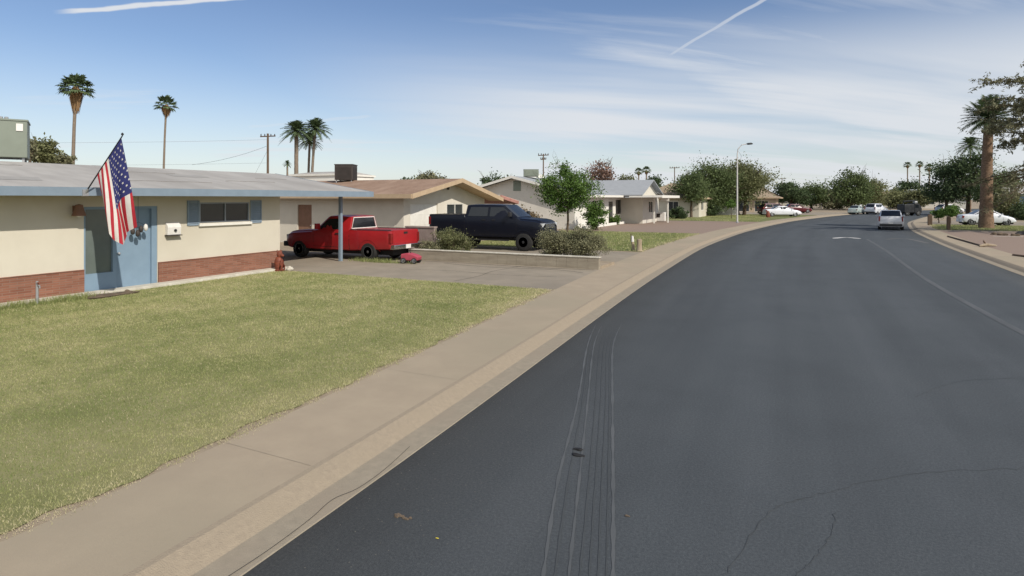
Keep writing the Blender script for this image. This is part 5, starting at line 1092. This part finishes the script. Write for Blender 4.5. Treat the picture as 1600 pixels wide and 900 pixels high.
q = at(1058, 74); bush('bush', 'clipped dark green hedge right of the carport posts', (q.x, q.y, 0), (1.3, 1.0, .75), 'leaf_dark', 3000, .12)
q = at(1111, 86); bush('bush', 'round dark olive shrub left of the white shed', (q.x, q.y, 0), (1.3, 1.2, .85), 'leaf_dark', 2500, .14)
BG = 'trees along the far side of the street'
def T(label, px, d, pytop, w_px, leafm, n=4500, leaf=.2, pybot=None, trunk=.2, stems=1, group=None, tw=12, depthr=1.0, hollow=.4, clumps=45, base=None):
    top = hz(pytop, d); rad = w_px / 2 / FPX * d; bot = hz(pybot, d) if pybot else max(1.0, top * .25); cz = (top + bot) / 2; q = at(px, d)
    return tree('tree', label, (q.x, q.y, 0), top, (rad * .9, rad * .9 * depthr, (top - bot) / 2 * .88), cz, leafm, n, leaf, clumps, trunk, min(rad, (top - bot) / 2) * .42, stems, group, twigs=tw, hollow=hollow)
T('big spreading olive green tree behind the street lamp, left half', 1112, 88, 256, 96, 'leaf_mid', 19000, .17, 332, .28, 2, tw=22, clumps=70)
T('big spreading olive green tree behind the street lamp, right half', 1158, 91, 254, 104, 'leaf_olive', 20000, .17, 324, .28, 2, tw=22, clumps=70)
T('smaller green tree standing in front of the cream house with tan roof', 1080, 79, 268, 58, 'leaf_mid', 9000, .14, 322, .18)
T('dark green round tree beyond the brown hip roof', 1236, 135, 284, 78, 'leaf_dark', 8000, .26, 322, .3)
T('dark green far tree above the far driveway cars', 1268, 142, 285, 60, 'leaf_mid', 7000, .26, 325, .3)
T('tall loose green tree in the far middle of the street bend', 1330, 128, 264, 62, 'leaf_mid', 9000, .24, 330, .3, tw=18)
T('spreading tree right of the tall loose tree in the bend', 1364, 134, 278, 58, 'leaf_olive', 8000, .24, 330, .3, tw=18)
T('low grey green tree left of the tall loose tree in the bend', 1302, 140, 298, 46, 'leaf_grey', 4000, .26, 330, .2)
T('round dark tree below the two far palms', 1420, 160, 280, 40, 'leaf_dark', 5000, .3, 325, .3)
T('grey green tree filling the gap behind the dark utility truck', 1404, 150, 296, 58, 'leaf_olive', 5000, .3, 330, .25)
T('wide low olive tree behind the dark utility truck on the right', 1438, 140, 294, 48, 'leaf_olive', 5000, .28, 325, .25)
T('dense dark tree left of the thick palm, left crown', 1478, 96, 252, 62, 'leaf_dark', 9000, .19, 326, .28, tw=14)
T('dense dark tree left of the thick palm, right crown', 1512, 92, 228, 66, 'leaf_dark', 10000, .19, 322, .3, tw=14)
T('dark green tree behind the thick palm trunk', 1560, 84, 262, 62, 'leaf_mid', 8000, .18, 335, .25)
T('bushy olive tree before the blue house at the right edge', 1572, 72, 292, 46, 'leaf_olive', 5000, .14, 348, .15)
T('dark shrubby tree before the blue house at the frame edge', 1602, 70, 312, 34, 'leaf_dark', 3500, .14, 350, .12)
T('small yellow green tree behind the two wooden posts', 1485, 60.5, 319, 24, 'leaf_bright', 2200, .11, 340, .06, tw=5)
T('small low green tree left of the yellow green one', 1467, 62, 328, 20, 'leaf_bright', 1200, .11, 342, .05, tw=4)
T('dark green tree top between the brown roof and the grey gable', 775, 92, 270, 52, 'leaf_dark', 6000, .2, 320, .25, tw=14)
T('dry pinkish brown tree behind the grey roof', 940, 105, 249, 42, 'leaf_pink', 2600, .2, 300, .2, tw=50)
T('low olive tree behind the grey roof ridge', 975, 110, 273, 34, 'leaf_olive', 3500, .22, 310, .2)
T('small dark tree behind the right end of the grey roof', 1020, 105, 272, 30, 'leaf_dark', 2500, .22, 310, .2)
T('bushy tree beyond the near roof beside the sage cooler', 66, 42, 215, 38, 'leaf_olive', 3500, .12, 262, .12, tw=14)
T('low grey tree behind the near roof left of the tall palm', 96, 60, 241, 36, 'leaf_grey', 2500, .16, 262, .12)
T('bare greyish tree beside the sage cooler', 44, 40, 208, 22, 'leaf_grey', 700, .1, 258, .1, tw=30)
T('pale distant tree above the brown roof left of the gable', 672, 110, 270, 60, 'leaf_grey', 3500, .24, 300, .2)
T('pale low tree at the right of the brown roof cooler', 640, 115, 276, 30, 'leaf_dark', 1800, .24, 300, .2)
T('slim young tree behind the street lamp base', 1143, 76, 312, 16, 'leaf_bright', 900, .12, 326, .04, tw=4)
for i, (px, d, top, w) in enumerate(((560, 150, 280, 110), (720, 160, 282, 90), (1100, 190, 292, 120), (1200, 210, 296, 120), (1290, 230, 298, 120), (1390, 235, 300, 110), (1480, 180, 290, 120), (1590, 150, 290, 130))):
    pass

fan_palm('fan_palm', 'tallest fan palm with a full brown skirt over the near roof', tuple(at(113, 75)), hz(117, 75), 2.1, 2.9, (.45 * CA, .45 * SA), 46, .22)
fan_palm('fan_palm', 'slender fan palm with a ragged skirt right of the flag', tuple(at(255, 95)), hz(150, 95), 1.9, 1.7, (.45, .2), 30, .18)
feather_palm('feather_palm', 'stout green palm left of the twin stemmed palm', tuple(at(463, 66)), hz(192, 66), 2.1, .25, 70, barkm='palmbarkgrey', topr=.2)
p_ = at(486, 68); feather_palm('feather_palm', 'slim leaning palm, taller of the twin stemmed pair', tuple(p_), hz(188, 68), 2.2, .16, 66, (.45, .2), barkm='palmbarkgrey')
p_ = at(481, 69); feather_palm('feather_palm', 'slim palm, shorter of the twin stemmed pair', tuple(p_), hz(210, 69), 1.7, .15, 50, (.2, .1), barkm='palmbarkgrey')
feather_palm('feather_palm', 'tiny palm just above the ridge left of the stout palm', tuple(at(449, 60)), hz(252, 60), .6, .1, 20, barkm='palmbarkgrey')
for px, d, top, lb in ((998, 170, 262, 'left of two far fan palms behind the grey roof'), (1010, 165, 260, 'right of two far fan palms behind the grey roof'), (1418, 210, 253, 'left of two far fan palms above the round dark tree'), (1437, 205, 252, 'right of two far fan palms above the round dark tree'), (1452, 170, 256, 'small far fan palm at the left edge of the dense dark trees')):
    fan_palm('fan_palm', lb, tuple(at(px, d)), hz(top, d), 1.5, .9, (0, 0), 26, .22)
feather_palm('feather_palm', 'thick rough trunked palm on the right lawn with sparse green fronds', tuple(at(1541, 50.8)), hz(164, 50.8), 2.5, .50, 90, (.1 * CA + .1, .1), boots=True, topr=.31, droop=.22)
feather_palm('feather_palm', 'green palm top rising behind the dense dark trees', tuple(at(1516, 104)), hz(216, 104), 2.8, .14, 50, leafm='palmleaf')
# feathery drooping tree at the right edge: trunk out of frame, fine needle sprays along arching limbs
q = at(1672, 44); t = thing('feathery_tree', 'large feathery grey green tree reaching in from the right edge', 'tree', (q.x, q.y, 0)); b = Vector((q.x, q.y, 0)); w = MB(); L = []
w.tube([b, b + Vector((0, 0, 3.5)), b + Vector((.1, .1, 7)), b + Vector((0, 0, 11.4))], [.4, .33, .24, .1], 10)
for i in range(60):
    z = rng.uniform(3.0, 11.2); a = rng.uniform(0, 2 * math.pi) if i > 26 else math.pi + YAW + rng.uniform(-.8, .8); ln = rng.uniform(2.8, 5.4) * (1.1 if z > 5.5 else 1.25); dv = Vector((math.cos(a), math.sin(a), 0)); lift = rng.uniform(.15, .55) if z > 6 else rng.uniform(-.1, .25)
    P = [b + Vector((0, 0, z)) + dv * ln * s_ + Vector((0, 0, ln * (lift * s_ - .30 * s_ * s_))) for s_ in (0, .25, .5, .75, 1)]
    w.tube(P, [.09, .07, .05, .03, .012], 5)
    for j in range(26):
        s_ = rng.uniform(.25, 1) * 4; k0 = min(int(s_), 3); c = P[k0].lerp(P[k0 + 1], s_ - k0); e = c + (dv * rng.uniform(.1, .8) + Vector(rng.normal(0, .45, 3))) * .8 + Vector((0, 0, -.12))
        if j % 2 == 0: w.tube([c, e], [.012, .005], 3)
        for _ in range(22 if z > 5.2 else 7): L.append(c.lerp(e, rng.uniform(.1, 1)) + Vector(rng.normal(0, .07, 3)))
w.build('trunk', 'bark', t, 60); quads_obj('crown', leaf_quads(np.array([tuple(p) for p in L]), .075, elong=3.2), 'leaf_grey', t)
MT['leaf_olive2'] = MT['leaf_dark']
